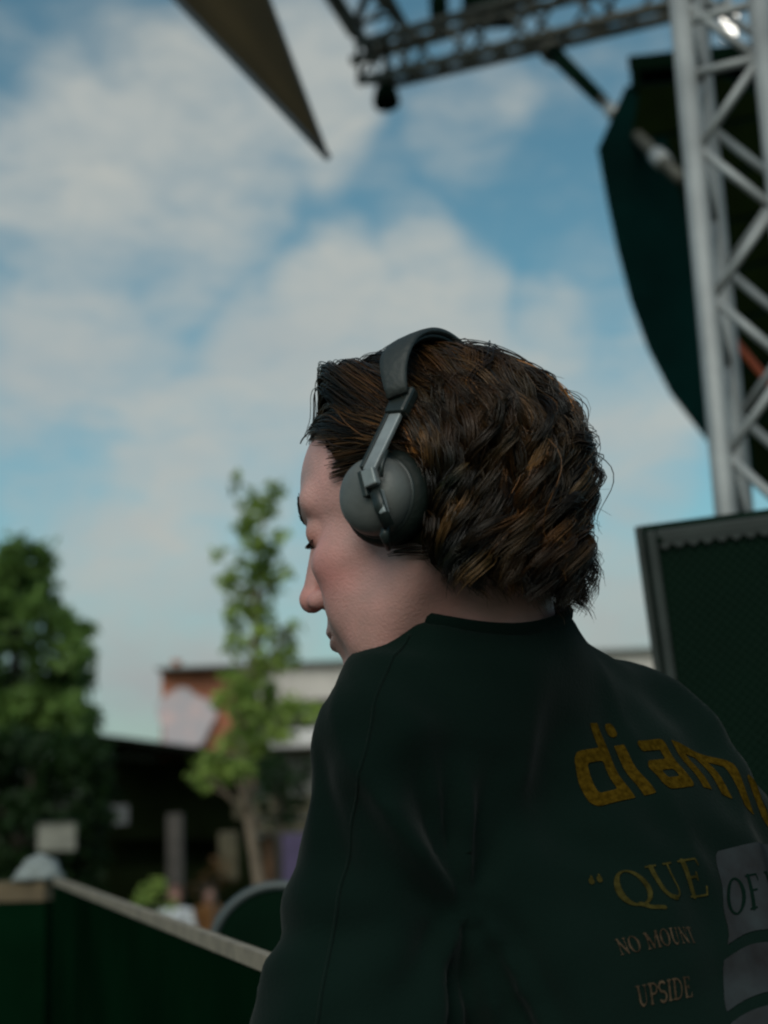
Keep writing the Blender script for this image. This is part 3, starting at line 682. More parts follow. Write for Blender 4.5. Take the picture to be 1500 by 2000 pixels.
# ================================================================== the person
YAW, NOD, TILT = rad(24), rad(12), rad(0)
HF0 = np.array([-math.cos(YAW), math.sin(YAW), 0]); HL0 = np.array([-math.sin(YAW), -math.cos(YAW), 0])
HF = HF0 * math.cos(NOD) - Z3 * math.sin(NOD); HU0 = Z3 * math.cos(NOD) + HF0 * math.sin(NOD)
HL = HL0 * math.cos(TILT) + HU0 * math.sin(TILT); HU = HU0 * math.cos(TILT) - HL0 * math.sin(TILT)
HO = at(843, 1017, 1.08)
HM = np.stack([HF, HL, HU])                    # rows: head axes
def h2w(p): return HO + np.asarray(p, float) @ HM
def w2h(p): return (np.asarray(p, float) - HO) @ HM.T

BYAW, LEAN = rad(45), rad(24)
BF0 = np.array([-math.sin(BYAW), math.cos(BYAW), 0]); BL = np.array([-math.cos(BYAW), -math.sin(BYAW), 0])
BU = Z3 * math.cos(LEAN) + BF0 * math.sin(LEAN); BF = BF0 * math.cos(LEAN) - Z3 * math.sin(LEAN)
BM = np.stack([BF, BL, BU])

NECK = at(934, 1258, 1.10)                     # base of the neck
LSH = at(788, 1448, 1.03); RSH = at(1372, 1640, 1.30)
MID = (LSH + RSH) / 2
LEL = at(690, 2130, 0.98); REL = at(1500, 2150, 1.36)
PEL = MID - Z3 * .43 - BF0 * .13
LHD = LEL + BF0 * .22 - Z3 * .02 - BL * .03; RHD = REL + BF0 * .22 - Z3 * .02 + BL * .05
LHIP = PEL + BL * .09 - Z3 * .06; RHIP = PEL - BL * .09 - Z3 * .06
LFT = np.array([LHIP[0], LHIP[1], .08]) + BL * .05 + BF0 * .05; RFT = np.array([RHIP[0], RHIP[1], .08]) - BL * .05 + BF0 * .02
LKN = (LHIP + LFT) / 2 + BF0 * .05; RKN = (RHIP + RFT) / 2 + BF0 * .05
BASE = np.array([PEL[0], PEL[1], 0])
person = thing('person', BASE, 'person in a black printed T-shirt bending over the booth with headphones on, head turned left', 'person')

m_skin = mat('skin', (.55, .312, .272), .50, var=.16, scale=30, bump=.16, bscale=520, attr='tone', sss=.10, hue=(.57, .285, .255))
m_hair = mat('brown_hair', (.0075, .0080, .0028), .36, var=.5, scale=20, spec=.34, hue=(.042, .0195, .0062), attr='tone')
m_shirt = mat('black_cotton', (.0042, .0100, .0078), .95, var=.25, scale=5, bump=.12, bscale=420, spec=0, sheen=.06)
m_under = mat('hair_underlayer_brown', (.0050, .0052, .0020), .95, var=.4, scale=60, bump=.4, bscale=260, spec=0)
m_brow = mat('eyebrow_hair', (.030, .020, .015), .7, spec=.1)

neck_l = w2h(NECK)
def head_sdf(P):
    A = np.abs(P[..., 1:2]); Q = np.concatenate([P[..., :1], A, P[..., 2:]], -1)     # mirror in the middle plane
    d = s_ell(P, (-.012, 0, .034), (.097, .074, .089))
    d = smin(d, s_ell(P, (.030, 0, .040), (.0635, .060, .062)), .02)                    # forehead
    d = smin(d, s_ell(P, (.040, 0, -.040), (.0495, .053, .070)), .022)                  # face
    d = smin(d, s_cone(Q, (.000, .050, -.040), (.052, .034, -.088), .017, .013), .022)  # jaw
    d = smin(d, s_cone(Q, (.052, .034, -.088), (.087, .008, -.104), .013, .0135), .016)
    d = smin(d, s_sph(P, (.0870, 0, -.104), .0155), .012)                                # chin
    d = smin(d, s_ell(Q, (.058, .044, -.018), (.026, .018, .018)), .018)                # cheekbone
    d = smin(d, s_ell(Q, (.056, .034, -.052), (.026, .018, .026)), .022)                # cheek
    d = smin(d, s_cone(Q, (.0845, .010, .030), (.072, .043, .033), .0095, .009), .014)  # brow
    d = smax(d, -s_ell(Q, (.103, .033, .012), (.020, .018, .012)), .010)                # eye socket
    d = smin(d, s_sph(Q, (.0735, .032, .0105), .0145), .004)                            # closed lid over the eye
    d = smin(d, s_ell(P, (.0765, 0, -.062), (.024, .026, .028)), .014)                   # muzzle
    d = smin(d, s_cone(P, (.089, 0, .022), (.1085, 0, -.026), .0068, .0095), .010)      # nose
    d = smin(d, s_sph(P, (.1115, 0, -.0285), .0093), .006)
    d = smin(d, s_ell(Q, (.0985, .0125, -.0325), (.0105, .0065, .0075)), .005)          # nostril wing
    d = smax(d, -s_ell(Q, (.1035, .0065, -.0405), (.0075, .0036, .004)), .003)
    d = smin(d, s_cone(Q, (.0998, .000, -.0575), (.087, .020, -.0635), .0055, .0035), .006)   # upper lip
    d = smin(d, s_cone(Q, (.0980, .000, -.0690), (.087, .018, -.0660), .0062, .0035), .006)   # lower lip
    d = smax(d, -s_cone(Q, (.1055, 0, -.0632), (.090, .024, -.0650), .0016, .0012), .002)     # mouth line
    d = smax(d, -s_ell(P, (.1045, 0, -.083), (.0090, .02, .0075)), .008)                # under the lip
    n = s_cone(P, (-.020, 0, .0), neck_l, .060, .062)
    n = smin(n, s_cone(Q, (-.030, .05, -.03), neck_l + np.array([.05, .02, -.0]), .016, .014), .02)
    d = smin(d, n, .020)
    # ears, mostly under the cups
    e = s_ell(Q, (.000, .076, -.002), (.013, .006, .024))
    return smin(d, e, .006)

hv, hf_ = surface(head_sdf, (-.125, -.095, -.255), (.135, .095, .135), .0023)

def arm_hand(P, d, el, hd, side):
    d = smin(d, s_cone(P, el, hd, .040, .027), .02)
    f = unit(hd - el); s = BL * side; dn = unit(np.cross(f, s)); dn = dn if dn[2] < 0 else -dn
    palm = hd + f * .045 + dn * .006
    ax = np.stack([f, s, dn])
    d = smin(d, s_ell(P, palm, (.052, .042, .016), ax), .015)
    for k, (o, ln) in enumerate(((-.030, .066), (-.010, .078), (.011, .073), (.030, .058))):   # four fingers, bent
        r0 = palm + f * .040 - s * o; r1 = r0 + f * ln * .5 + dn * .008; r2 = r1 + f * ln * .36 + dn * .022
        d = smin(d, smin(s_cone(P, r0, r1, .0098, .0085), s_cone(P, r1, r2, .0085, .007), .004), .004)
    t0 = palm - f * .020 - s * .036; t1 = t0 + f * .030 - s * .026 + dn * .010; t2 = t1 + f * .030 - s * .004 + dn * .008
    return smin(d, smin(s_cone(P, t0, t1, .0125, .0105), s_cone(P, t1, t2, .0105, .0085), .005), .008)

def body_sdf(P):
    d = s_cone(P, NECK + BU * .02, NECK - BU * .06 + BF * .03, .050, .050)
    d = smin(d, s_cone(P, NECK - BU * .05, LSH, .045, .042), .04); d = smin(d, s_cone(P, NECK - BU * .05, RSH, .045, .042), .04)
    d = smin(d, s_ell(P, MID - BU * .12, (.085, .145, .20), BM), .04)
    d = smin(d, s_ell(P, PEL + Z3 * .02, (.09, .14, .14), BM), .06)
    for sh, el, hd, sd in ((LSH, LEL, LHD, 1), (RSH, REL, RHD, -1)):
        d = smin(d, s_cone(P, sh, el, .046, .038), .03); d = arm_hand(P, d, el, hd, sd)
    for hp, kn, ft in ((LHIP, LKN, LFT), (RHIP, RKN, RFT)):
        d = smin(d, s_cone(P, hp, kn, .075, .052), .04); d = smin(d, s_cone(P, kn, ft, .050, .036), .02)
    return d
allp = np.stack([NECK, LSH, RSH, LHD, RHD, LEL, REL, PEL, LFT, RFT])
bv, bf_ = surface(body_sdf, allp.min(0) - .17, allp.max(0) + np.array([.17, .17, .0]), .008)

# skin colouring: lips, flushed cheek and nose, ears; plus shade painted on the jaw
tone = np.ones((len(hv), 3))
def spot(c, r, col, sharp=1.0):
    c = np.array(c); q = hv.copy(); q[:, 1] = np.abs(q[:, 1])
    w = np.clip(np.exp(-(((q - c) / np.array(r)) ** 2).sum(1) * sharp), 0, 1)[:, None]
    global tone; tone = tone * (1 - w) + np.array(col) * w * tone
spot((.099, 0, -.0575), (.012, .018, .0055), (.72, .42, .46)); spot((.097, 0, -.069), (.012, .016, .006), (.72, .40, .44))
spot((.112, 0, -.030), (.016, .02, .015), (1.02, .82, .80)); spot((.070, .05, -.025), (.028, .03, .026), (1.02, .80, .80))
spot((.085, .034, .006), (.014, .022, .010), (.92, .74, .66))
spot((.06, .03, -.085), (.05, .04, .035), (.76, .74, .70))  # shade along the jaw, painted as a stubble-like tone
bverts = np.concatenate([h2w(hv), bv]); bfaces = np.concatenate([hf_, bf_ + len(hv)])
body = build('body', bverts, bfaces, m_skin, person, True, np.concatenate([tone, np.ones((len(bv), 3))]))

# eyebrows and lashes: short tapered hairs on the brow ridge
def hairs(strands, radii, sides=3):
    """strands (n, k, 3) -> tube mesh"""
    n, k, _ = strands.shape
    t = np.gradient(strands, axis=1); t /= np.linalg.norm(t, axis=2, keepdims=True) + 1e-9
    ref = np.where(np.abs(t[..., 2:3]) < .9, np.array([0, 0, 1.0]), np.array([1.0, 0, 0]))
    a = np.cross(t, ref); a /= np.linalg.norm(a, axis=2, keepdims=True) + 1e-9; b = np.cross(t, a)
    V = np.empty((n, k, sides, 3))
    for j in range(sides):
        th = 2 * math.pi * j / sides
        V[:, :, j] = strands + radii[..., None] * (a * math.cos(th) + b * math.sin(th))
    base = (np.arange(n) * k * sides)[:, None, None] + (np.arange(k - 1) * sides)[None, :, None]
    j = np.arange(sides)[None, None, :]; j2 = (j + 1) % sides
    F = np.stack([base + j, base + j2, base + sides + j2, base + sides + j], -1).reshape(-1, 4)
    return V.reshape(-1, 3), F
rng = np.random.default_rng(7)
bvh_head = BVHTree.FromPolygons([tuple(v) for v in hv], [tuple(f) for f in hf_.tolist()])
def on_head(p, off):
    loc, n, i, d = bvh_head.find_nearest(Vector(p)); return np.array(loc) + np.array(n) * off, np.array(n)
for sgn in (1, -1):
    st = []
    for i in range(170):
        u = rng.random() ** 1.4 * .72; w = rng.normal() * .0032
        p, n = on_head((.096 - .018 * u, sgn * (.012 + .036 * u), .0315 + .006 * math.sin(u * 3) + w), .0004)
        dr = unit(np.array([-.4, sgn * .8, .25 - .5 * u]) + rng.normal(size=3) * .15); dr = unit(dr - n * dr.dot(n) + n * .08)
        ln = .006 + .004 * rng.random()
        st.append([p + dr * ln * q for q in (0, .4, .75, 1)])
    st = np.array(st); rr = np.tile(np.array([.00032, .00035, .00025, .0001]), (len(st), 1))
    V, F = hairs(h2w(st.reshape(-1, 3)).reshape(st.shape), rr); build('eyebrow', V, F, m_brow, person)
    st = []
    for i in range(28):
        u = (i + .5) / 28; p, n = on_head((.092 - .012 * u, sgn * (.020 + .026 * u), .0035 + .002 * math.sin(3 * u)), -.0005)
        dr = unit(n * .8 + np.array([.35, sgn * .1, -.65])); st.append([p, p + dr * .004, p + dr * .0062 + np.array([0, 0, .0008])])
    st = np.array(st); rr = np.tile(np.array([.0004, .0003, .0001]), (len(st), 1))
    V, F = hairs(h2w(st.reshape(-1, 3)).reshape(st.shape), rr); build('eyelashes', V, F, m_brow, person)

# ------------------------------------------------------------------ hair: combed volume of wavy locks
SC_C = np.array([-.012, 0, .034]); SC_R = np.array([.098, .0755, .090])
def scalp_level(p):
    """value and outward normal of the shape the hair follows: skull above, hanging straight below"""
    q = np.array(p, float).copy(); zc = np.maximum(q[:, 2], .012); q[:, 0] -= np.maximum(0, .03 - q[:, 2]) * .28     # hangs plumb while the head nods
    e = (np.stack([q[:, 0], q[:, 1], zc], 1) - SC_C) / SC_R
    k = np.linalg.norm(e, axis=1); g = e / SC_R; g[:, 2] = np.where(q[:, 2] < .012, -.0 * g[:, 2], g[:, 2])
    gn = np.linalg.norm(g, axis=1, keepdims=True); return (k - 1) * k / (np.linalg.norm(e / SC_R, axis=1) + 1e-9), g / (gn + 1e-9)
def hair_zone(p):
    x, y, z = p[:, 0], np.abs(p[:, 1]), p[:, 2]
    lim = np.interp(z, [-.08, -.055, -.030, .015, .03, .055, .070, .078, .084], [-.045, -.02, .008, .018, .034, .046, .047, .055, .20])
    return (x < lim) & (z > -.072)
down_l = HM @ np.array([0, 0, -1.0])
def hem_z(x): return np.interp(x, [-.12, -.09, -.03, 0, .03], [-.094, -.089, -.062, -.040, -.02])
def loft(p):
    """how far the hair stands off the skull at a place"""
    x, y, z = p[:, 0], np.abs(p[:, 1]), p[:, 2]
    h = .010 + .030 * np.clip((x + .005) / .06, 0, 1) * np.clip((z - .078) / .04, 0, 1)
    h = h + .0065 * np.clip((.105 - z) / .08, 0, 1) * np.clip((z + .10) / .10, .3, 1) * np.clip((-x - .015) / .06, 0, 1)
    h = h + .003 * np.clip((y - .04) / .03, 0, 1) * np.clip((.07 - z) / .04, 0, 1) * np.clip(-x / .03, 0, 1)
    nearband = np.exp(-((x + .043) / .016) ** 2) * np.clip((z - .03) / .03, 0, 1)
    return h * (1 - nearband) + np.minimum(h, .008) * nearband
def make_hair():
    global ST
    roots = []; S = 390; per = 32
    while len(roots) < S:
        d = rng.normal(size=(400, 3)); d /= np.linalg.norm(d, axis=1, keepdims=True)
        p = SC_C + d * SC_R * 1.0
        p = p[hair_zone(p)]; roots += list(p)
    roots = roots[:S]; g2 = np.random.default_rng(21)
    extra = []
    while len(extra) < 70:                          # the hairline above the brow grows thicker
        d = g2.normal(size=(300, 3)); d /= np.linalg.norm(d, axis=1, keepdims=True); q = SC_C + d * SC_R
        extra += list(q[hair_zone(q) & (q[:, 0] > .035) & (q[:, 2] > .075)])
    roots = np.array(roots + extra[:70]); S = len(roots); K = 24
    G = np.zeros((S, K, 3)); G[:, 0] = roots
    length = rng.uniform(.12, .20, S)
    front = np.clip((roots[:, 0] - .02) / .05, 0, 1) * np.clip((roots[:, 2] - .06) / .04, 0, 1)
    share = rng.uniform(.35, 1.0, S) ** .7; loose = (roots[:, 0] < -.05) & (rng.random(S) < .13); share[loose] = rng.uniform(1.05, 1.35, loose.sum())
    fr_ = np.random.default_rng(3); share = np.where(front > .25, np.where(fr_.random(S) < .5, fr_.uniform(.85, 1.0, S), fr_.uniform(.2, .8, S)), share)
    sg = np.sign(roots[:, 1] + .010 + rng.normal(size=S) * .006); sg[sg == 0] = 1
    wob = rng.normal(size=(S, 3)) * np.where(roots[:, :1] < 0, .33, .05)
    for k in range(1, K):
        p = G[:, k - 1]; lv, n = scalp_level(p)
        tp = np.clip((p[:, 2] - .05) / .07, 0, 1)
        d = np.stack([-.62 - .9 * front * (k < 9) - .2 * tp, sg * (.16 + .42 * tp), -.85 + .65 * front * (k < 5)], 1) + wob
        low = np.clip((.03 - p[:, 2]) / .06, 0, 1)[:, None]
        d = d * (1 - low) + (down_l * 1.0 + wob * .5) * low
        ear = (np.clip((p[:, 0] + .045) / .04, 0, 1) * np.clip((.075 - p[:, 2]) / .03, 0, 1))[:, None]      # tucked back behind the cup
        d = d * (1 - ear) + np.array([-1.0, 0, -.25]) * ear
        d -= n * (d * n).sum(1, keepdims=True); d /= np.linalg.norm(d, axis=1, keepdims=True) + 1e-9
        p = p + d * (length / (K - 1))[:, None]
        t = k / (K - 1); want = loft(p) * share * np.sin(np.minimum(1, t * (2.6 - 1.0 * front)) * math.pi / 2)
        lv, n = scalp_level(p); fz = np.clip((p[:, :1] - .0) / .05, 0, 1) * .58; no = n * (1 - fz) + np.array([-.25, 0, 1.0]) * fz; no /= np.linalg.norm(no, axis=1, keepdims=True)
        p = p + no * (want - lv)[:, None] * .75
        G[:, k] = p
    # waves
    s = np.linspace(0, 1, K)[None, :] * length[:, None]
    T = np.gradient(G, axis=1); T /= np.linalg.norm(T, axis=2, keepdims=True) + 1e-9
    nn = scalp_level(G.reshape(-1, 3))[1].reshape(G.shape); B = np.cross(T, nn)
    lam = rng.uniform(.052, .090, S)[:, None]; ph = rng.uniform(0, 6.28, S)[:, None]
    calm = np.clip((.10 - G[:, :, 2]) / .09, .12, 1) * np.clip((-G[:, :, 0] + .02) / .06, .06, 1) * (1 - .85 * front[:, None])
    amp = rng.uniform(.0050, .0150, S)[:, None] * np.clip(s / .05, 0, 1) * calm * np.where(roots[:, :1] < -.06, 1.25, 1.0)
    G = G + B * (amp * np.sin(6.283 * s / lam + ph))[..., None] + nn * (amp * .9 * np.cos(6.283 * s / lam + ph))[..., None]
    flip = np.where((roots[:, 0] < -.03) & (rng.random(S) < .4), rng.uniform(.004, .014, S), 0)[:, None] * np.clip((np.linspace(0, 1, K)[None] - .55) / .3, 0, 1); G = G + nn * flip[..., None]
    lv, n = scalp_level(G.reshape(-1, 3)); push = np.clip(.004 - lv, 0, None)[:, None] * n; G = G + push.reshape(G.shape)
    # end each lock at the hem of the haircut
    tt = np.linspace(0, 1, K); stop = np.ones(S)
    hem = hem_z(G[:, :, 0]) - rng.uniform(-.022, .012, S)[:, None]
    below = G[:, :, 2] < hem
    first = np.where(below.any(1), below.argmax(1), K - 1); stop = np.maximum(first, 4) / (K - 1)
    off = rng.normal(size=(S, per, 3)) * .0031
    conv = (1 - .62 * tt)[None, None, :, None]
    ST = G[:, None] + off[:, :, None, :] * conv
    ST += rng.normal(size=(S, per, 1, 3)) * .0022 * (tt ** 2)[None, None, :, None]
    cut = rng.uniform(.80, 1.0, (S, per)) * stop[:, None]
    stray = rng.random((S, per)) < .045; ST[stray] += (rng.normal(size=(stray.sum(), 1, 3)) * .012) * (tt ** 1.5)[None, :, None]
    ti = tt[None, None, :] * cut[..., None] * (K - 1); i0 = np.clip(ti.astype(int), 0, K - 2); fr = (ti - i0)[..., None]
    ST = np.take_along_axis(ST, np.repeat(i0[..., None], 3, -1), 2) * (1 - fr) + np.take_along_axis(ST, np.repeat((i0 + 1)[..., None], 3, -1), 2) * fr
    ST = ST.reshape(-1, K, 3)
    rr = np.interp(tt, [0, .1, .7, 1], [.00030, .00042, .00040, .00010])[None, :] * rng.uniform(.8, 1.25, (len(ST), 1))
    V, F = hairs(h2w(ST.reshape(-1, 3)).reshape(ST.shape), rr)
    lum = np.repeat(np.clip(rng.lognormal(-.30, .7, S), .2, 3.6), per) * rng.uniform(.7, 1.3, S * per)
    glint_lock = rng.random(S) < .14  # warm light glints painted into the colour of some locks
    lum *= np.repeat(np.where(glint_lock, 1.8, 1.0), per); warm = np.repeat(np.where(glint_lock, 1.20, rng.uniform(.85, 1.15, S)), per)
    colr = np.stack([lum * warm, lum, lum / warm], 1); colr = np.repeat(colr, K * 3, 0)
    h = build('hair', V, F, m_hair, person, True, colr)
    # the dense hair underneath the locks
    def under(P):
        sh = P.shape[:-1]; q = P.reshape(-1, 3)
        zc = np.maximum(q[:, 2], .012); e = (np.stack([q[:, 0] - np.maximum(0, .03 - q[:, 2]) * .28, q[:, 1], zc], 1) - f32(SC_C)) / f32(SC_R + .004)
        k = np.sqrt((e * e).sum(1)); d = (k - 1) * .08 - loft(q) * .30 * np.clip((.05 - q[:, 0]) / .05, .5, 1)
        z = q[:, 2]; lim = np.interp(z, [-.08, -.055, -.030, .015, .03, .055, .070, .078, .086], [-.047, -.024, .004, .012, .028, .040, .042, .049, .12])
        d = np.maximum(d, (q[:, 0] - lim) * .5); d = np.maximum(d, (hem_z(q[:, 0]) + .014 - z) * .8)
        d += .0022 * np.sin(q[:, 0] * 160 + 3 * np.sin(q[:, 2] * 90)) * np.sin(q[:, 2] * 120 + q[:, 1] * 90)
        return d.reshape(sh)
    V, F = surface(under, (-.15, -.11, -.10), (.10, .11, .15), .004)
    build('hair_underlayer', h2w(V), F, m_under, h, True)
make_hair()

# ------------------------------------------------------------------ T-shirt
def shirt_sdf(P):
    d = s_cone(P, NECK + BU * .002, LSH + BU * .000, .069, .044)
    d = smin(d, s_sph(P, NECK + (LSH - NECK) * .38 + BU * .016, .056), .03)
    d = smin(d, s_cone(P, NECK - BU * .036, RSH + BU * .000, .062, .043), .045)
    d = smin(d, s_ell(P, MID - BU * .10 - BF * .02, (.112, .168, .215), BM), .045)
    d = smin(d, s_ell(P, PEL + Z3 * .10 - BF0 * .02, (.130, .180, .30), BM), .06)
    d = smin(d, s_cone(P, LSH, LEL + (LEL - LSH) * .0, .050, .072), .07)
    d = smin(d, s_cone(P, RSH, REL, .054, .078), .045)
    ax = unit(h2w((-.02, 0, 0)) - NECK)
    d = smax(d, -s_cone(P, NECK - ax * .03, NECK + ax * .12, .064, .069), .012)
    d = np.maximum(d, (PEL[2] - .12) - P[..., 2])
    for sh, el in ((LSH, LEL), (RSH, REL)):
        u = unit(el - sh); d = np.maximum(d, np.where(s_cone(P, sh, el + u * .2, .1, .1) < 0, (P - f32(el)) @ f32(u) - .0, -1))
    return d
tp_ = np.stack([NECK, LSH, RSH, LEL, REL, PEL])
sv, sf_ = surface(shirt_sdf, tp_.min(0) - .24, tp_.max(0) + .14, .006)
# smooth a little, then press the folds in
def relax(V, F, it, lam=.5):
    e = np.concatenate([F[:, [0, 1]], F[:, [1, 2]], F[:, [2, 3]], F[:, [3, 0]]]); e = np.concatenate([e, e[:, ::-1]])
    cnt = np.bincount(e[:, 0], minlength=len(V))[:, None]
    for _ in range(it):
        a = np.stack([np.bincount(e[:, 0], V[e[:, 1], k], len(V)) for k in range(3)], 1) / np.maximum(cnt, 1)
        V = V + lam * (a - V)
    return V
def vnormals(V, F):
    n = np.cross(V[F[:, 2]] - V[F[:, 0]], V[F[:, 3]] - V[F[:, 1]]); o = np.zeros_like(V)
    for k in range(4): np.add.at(o, F[:, k], n)
    return o / (np.linalg.norm(o, axis=1, keepdims=True) + 1e-12)
sv = relax(sv, sf_, 3); sn = vnormals(sv, sf_)
def ridge(x): return 1 - 2 * np.abs((x % 1) - .5)
def folds(V, N):
    q = (V - LSH) @ BM.T                              # forward, left, up from the left shoulder
    disp = np.zeros(len(V))
    # long drapes falling from the shoulder along the sleeve and the side
    ud = unit(LEL - LSH); s = (V - LSH) @ ud; ang = np.arctan2((V - LSH) @ BF, (V - LSH) @ BL)
    near = np.exp(-np.clip(np.linalg.norm((V - LSH) - s[:, None] * ud, axis=1) - .07, 0, 1) ** 2 / .004)
    cr = lambda a: (1 - np.abs(np.sin(a))) ** 1.6 - .30                                       # narrow ridge between broad hollows
    g0 = np.clip(s / .05, 0, 1)
    disp += near * g0 * (.0095 * cr(ang * 2.3 + s * 3.5 + .5 * np.sin(s * 15)) + .0050 * cr(ang * 4.1 - s * 6 + 1.1) + .0022 * np.sin(ang * 11 - s * 16 + .5))
    # folds fanning out from the shoulder point over the upper sleeve
    fan = np.arctan2((V - LSH - BU * .05) @ BF, -((V - LSH - BU * .05) @ BU) + .02); rr_ = np.linalg.norm(V - LSH - BU * .05, axis=1)
    disp += .0022 * cr(fan * 6.5 + .4) * np.clip(rr_ / .05, 0, 1) * np.exp(-(rr_ / .16) ** 2)
    # back: broad hanging folds between the shoulder blades
    b = (V - MID) @ BM.T; back = np.clip(-b[:, 0] / .06, 0, 1) * np.clip((.13 - b[:, 2]) / .12, 0, 1)
    x = b[:, 1] + .03 * np.sin(b[:, 2] * 6)
    disp += back * (.0085 * cr(x * 17 + .6 + b[:, 2] * 2.5) + .0050 * cr(x * 33 - b[:, 2] * 4.5 + 1.3) + .0016 * np.sin(x * 83 - b[:, 2] * 11))
    # slack cloth slumping across the small of the back
    disp += back * .0045 * cr(b[:, 2] * 15 + b[:, 1] * 9 + 1.2 * np.sin(b[:, 1] * 14)) * np.clip((-b[:, 2] - .05) / .1, 0, 1)
    disp -= .004 * np.exp(-((s - .105 - .05 * np.sin(ang)) / .012) ** 2) * near * np.clip(np.sin(ang + .6), 0, 1)
    disp += .0016 * np.sin(V[:, 0] * 61 + 2 * np.sin(V[:, 2] * 43)) * np.sin(V[:, 2] * 52 + V[:, 1] * 47)
    ring = np.linalg.norm(np.cross(V - NECK, unit(h2w((-.02, 0, 0)) - NECK)), axis=1)
    return disp * np.clip((ring - .07) / .04, 0, 1)
sv = relax(sv + sn * (1.7 * folds(sv, sn))[:, None], sf_, 2)
shirt = build('t_shirt', sv, sf_, m_shirt, person, True)
bvh_s = BVHTree.FromPolygons([tuple(v) for v in sv], [tuple(f) for f in sf_.tolist()])

# ribbed collar sitting round the neck opening
axn = unit(h2w((-.02, 0, 0)) - NECK); ca = unit(BL - axn * BL.dot(axn)); cb = np.cross(axn, ca)
ring = []
for k in range(56):
    th = 2 * math.pi * k / 56; dr = ca * math.cos(th) + cb * math.sin(th)
    hit = bvh_s.ray_cast(Vector(NECK + dr * .0720 + axn * .16), Vector(-axn))
    if hit[0] is not None: ring.append(np.array(hit[0]))
if len(ring) > 20:
    ring = np.array(ring)
    for _ in range(4): ring = .5 * ring + .25 * (np.roll(ring, 1, 0) + np.roll(ring, -1, 0))
    mb = MB(); mb.tube(list(ring) + [ring[0]], .0075, 8, False, flat=.5, side=axn); mb.build('collar', m_shirt, shirt, True)

# stitched seams
def seam(points, r=.0011):
    pts = []
    for a, b in zip(points[:-1], points[1:]):
        for t in np.linspace(0, 1, 10, endpoint=False):
            h = bvh_s.find_nearest(Vector(a + (b - a) * t)); pts.append(np.array(h[0]) + np.array(h[1]) * .0002)
    mb = MB(); mb.tube(pts, r, 6); mb.build('seam', m_shirt, shirt, True)
def on_shirt(px, py):
    h = bvh_s.ray_cast(Vector(CAM), Vector(direction(px, py))); return np.array(h[0]) if h[0] is not None else None
for path in ([(800, 1240), (768, 1282), (742, 1340), (728, 1400), (716, 1460), (700, 1520), (688, 1600), (668, 1720), (645, 1850), (622, 1980), (612, 2040)],):
    q = [on_shirt(*c) for c in path]; seam([c for c in q if c is not None], .0013)

# ------------------------------------------------------------------ prints on the back of the shirt
def caps2(Q, x0, y0, x1, y1, r):
    a = np.array([x0, y0]); d = np.array([x1 - x0, y1 - y0]); q = Q - a
    t = np.clip((q @ d) / max(d @ d, 1e-9), 0, 1); return np.linalg.norm(q - t[:, None] * d, axis=1) - r
def poly2(Q, pts, r):
    d = np.full(len(Q), 9.0)
    for (a, b), (c, e) in zip(pts[:-1], pts[1:]): d = np.minimum(d, caps2(Q, a, b, c, e, r))
    return d
def arc2(cx, cy, rx, ry, a0, a1, n=14):
    return [(cx + rx * math.cos(rad(a0 + (a1 - a0) * i / n)), cy + ry * math.sin(rad(a0 + (a1 - a0) * i / n))) for i in range(n + 1)]
def oval2(Q, cx, cy, ro, ri):
    o = np.sqrt(((Q[:, 0] - cx) / ro[0]) ** 2 + ((Q[:, 1] - cy) / ro[1]) ** 2) - 1
    i = np.sqrt(((Q[:, 0] - cx) / ri[0]) ** 2 + ((Q[:, 1] - cy) / ri[1]) ** 2) - 1
    return np.maximum(o * min(ro), -i * min(ri))
TK, TN, SF = .075, .028, .026
def ser(Q, x, y, w=.13): return caps2(Q, x - w, y, x + w, y, SF)
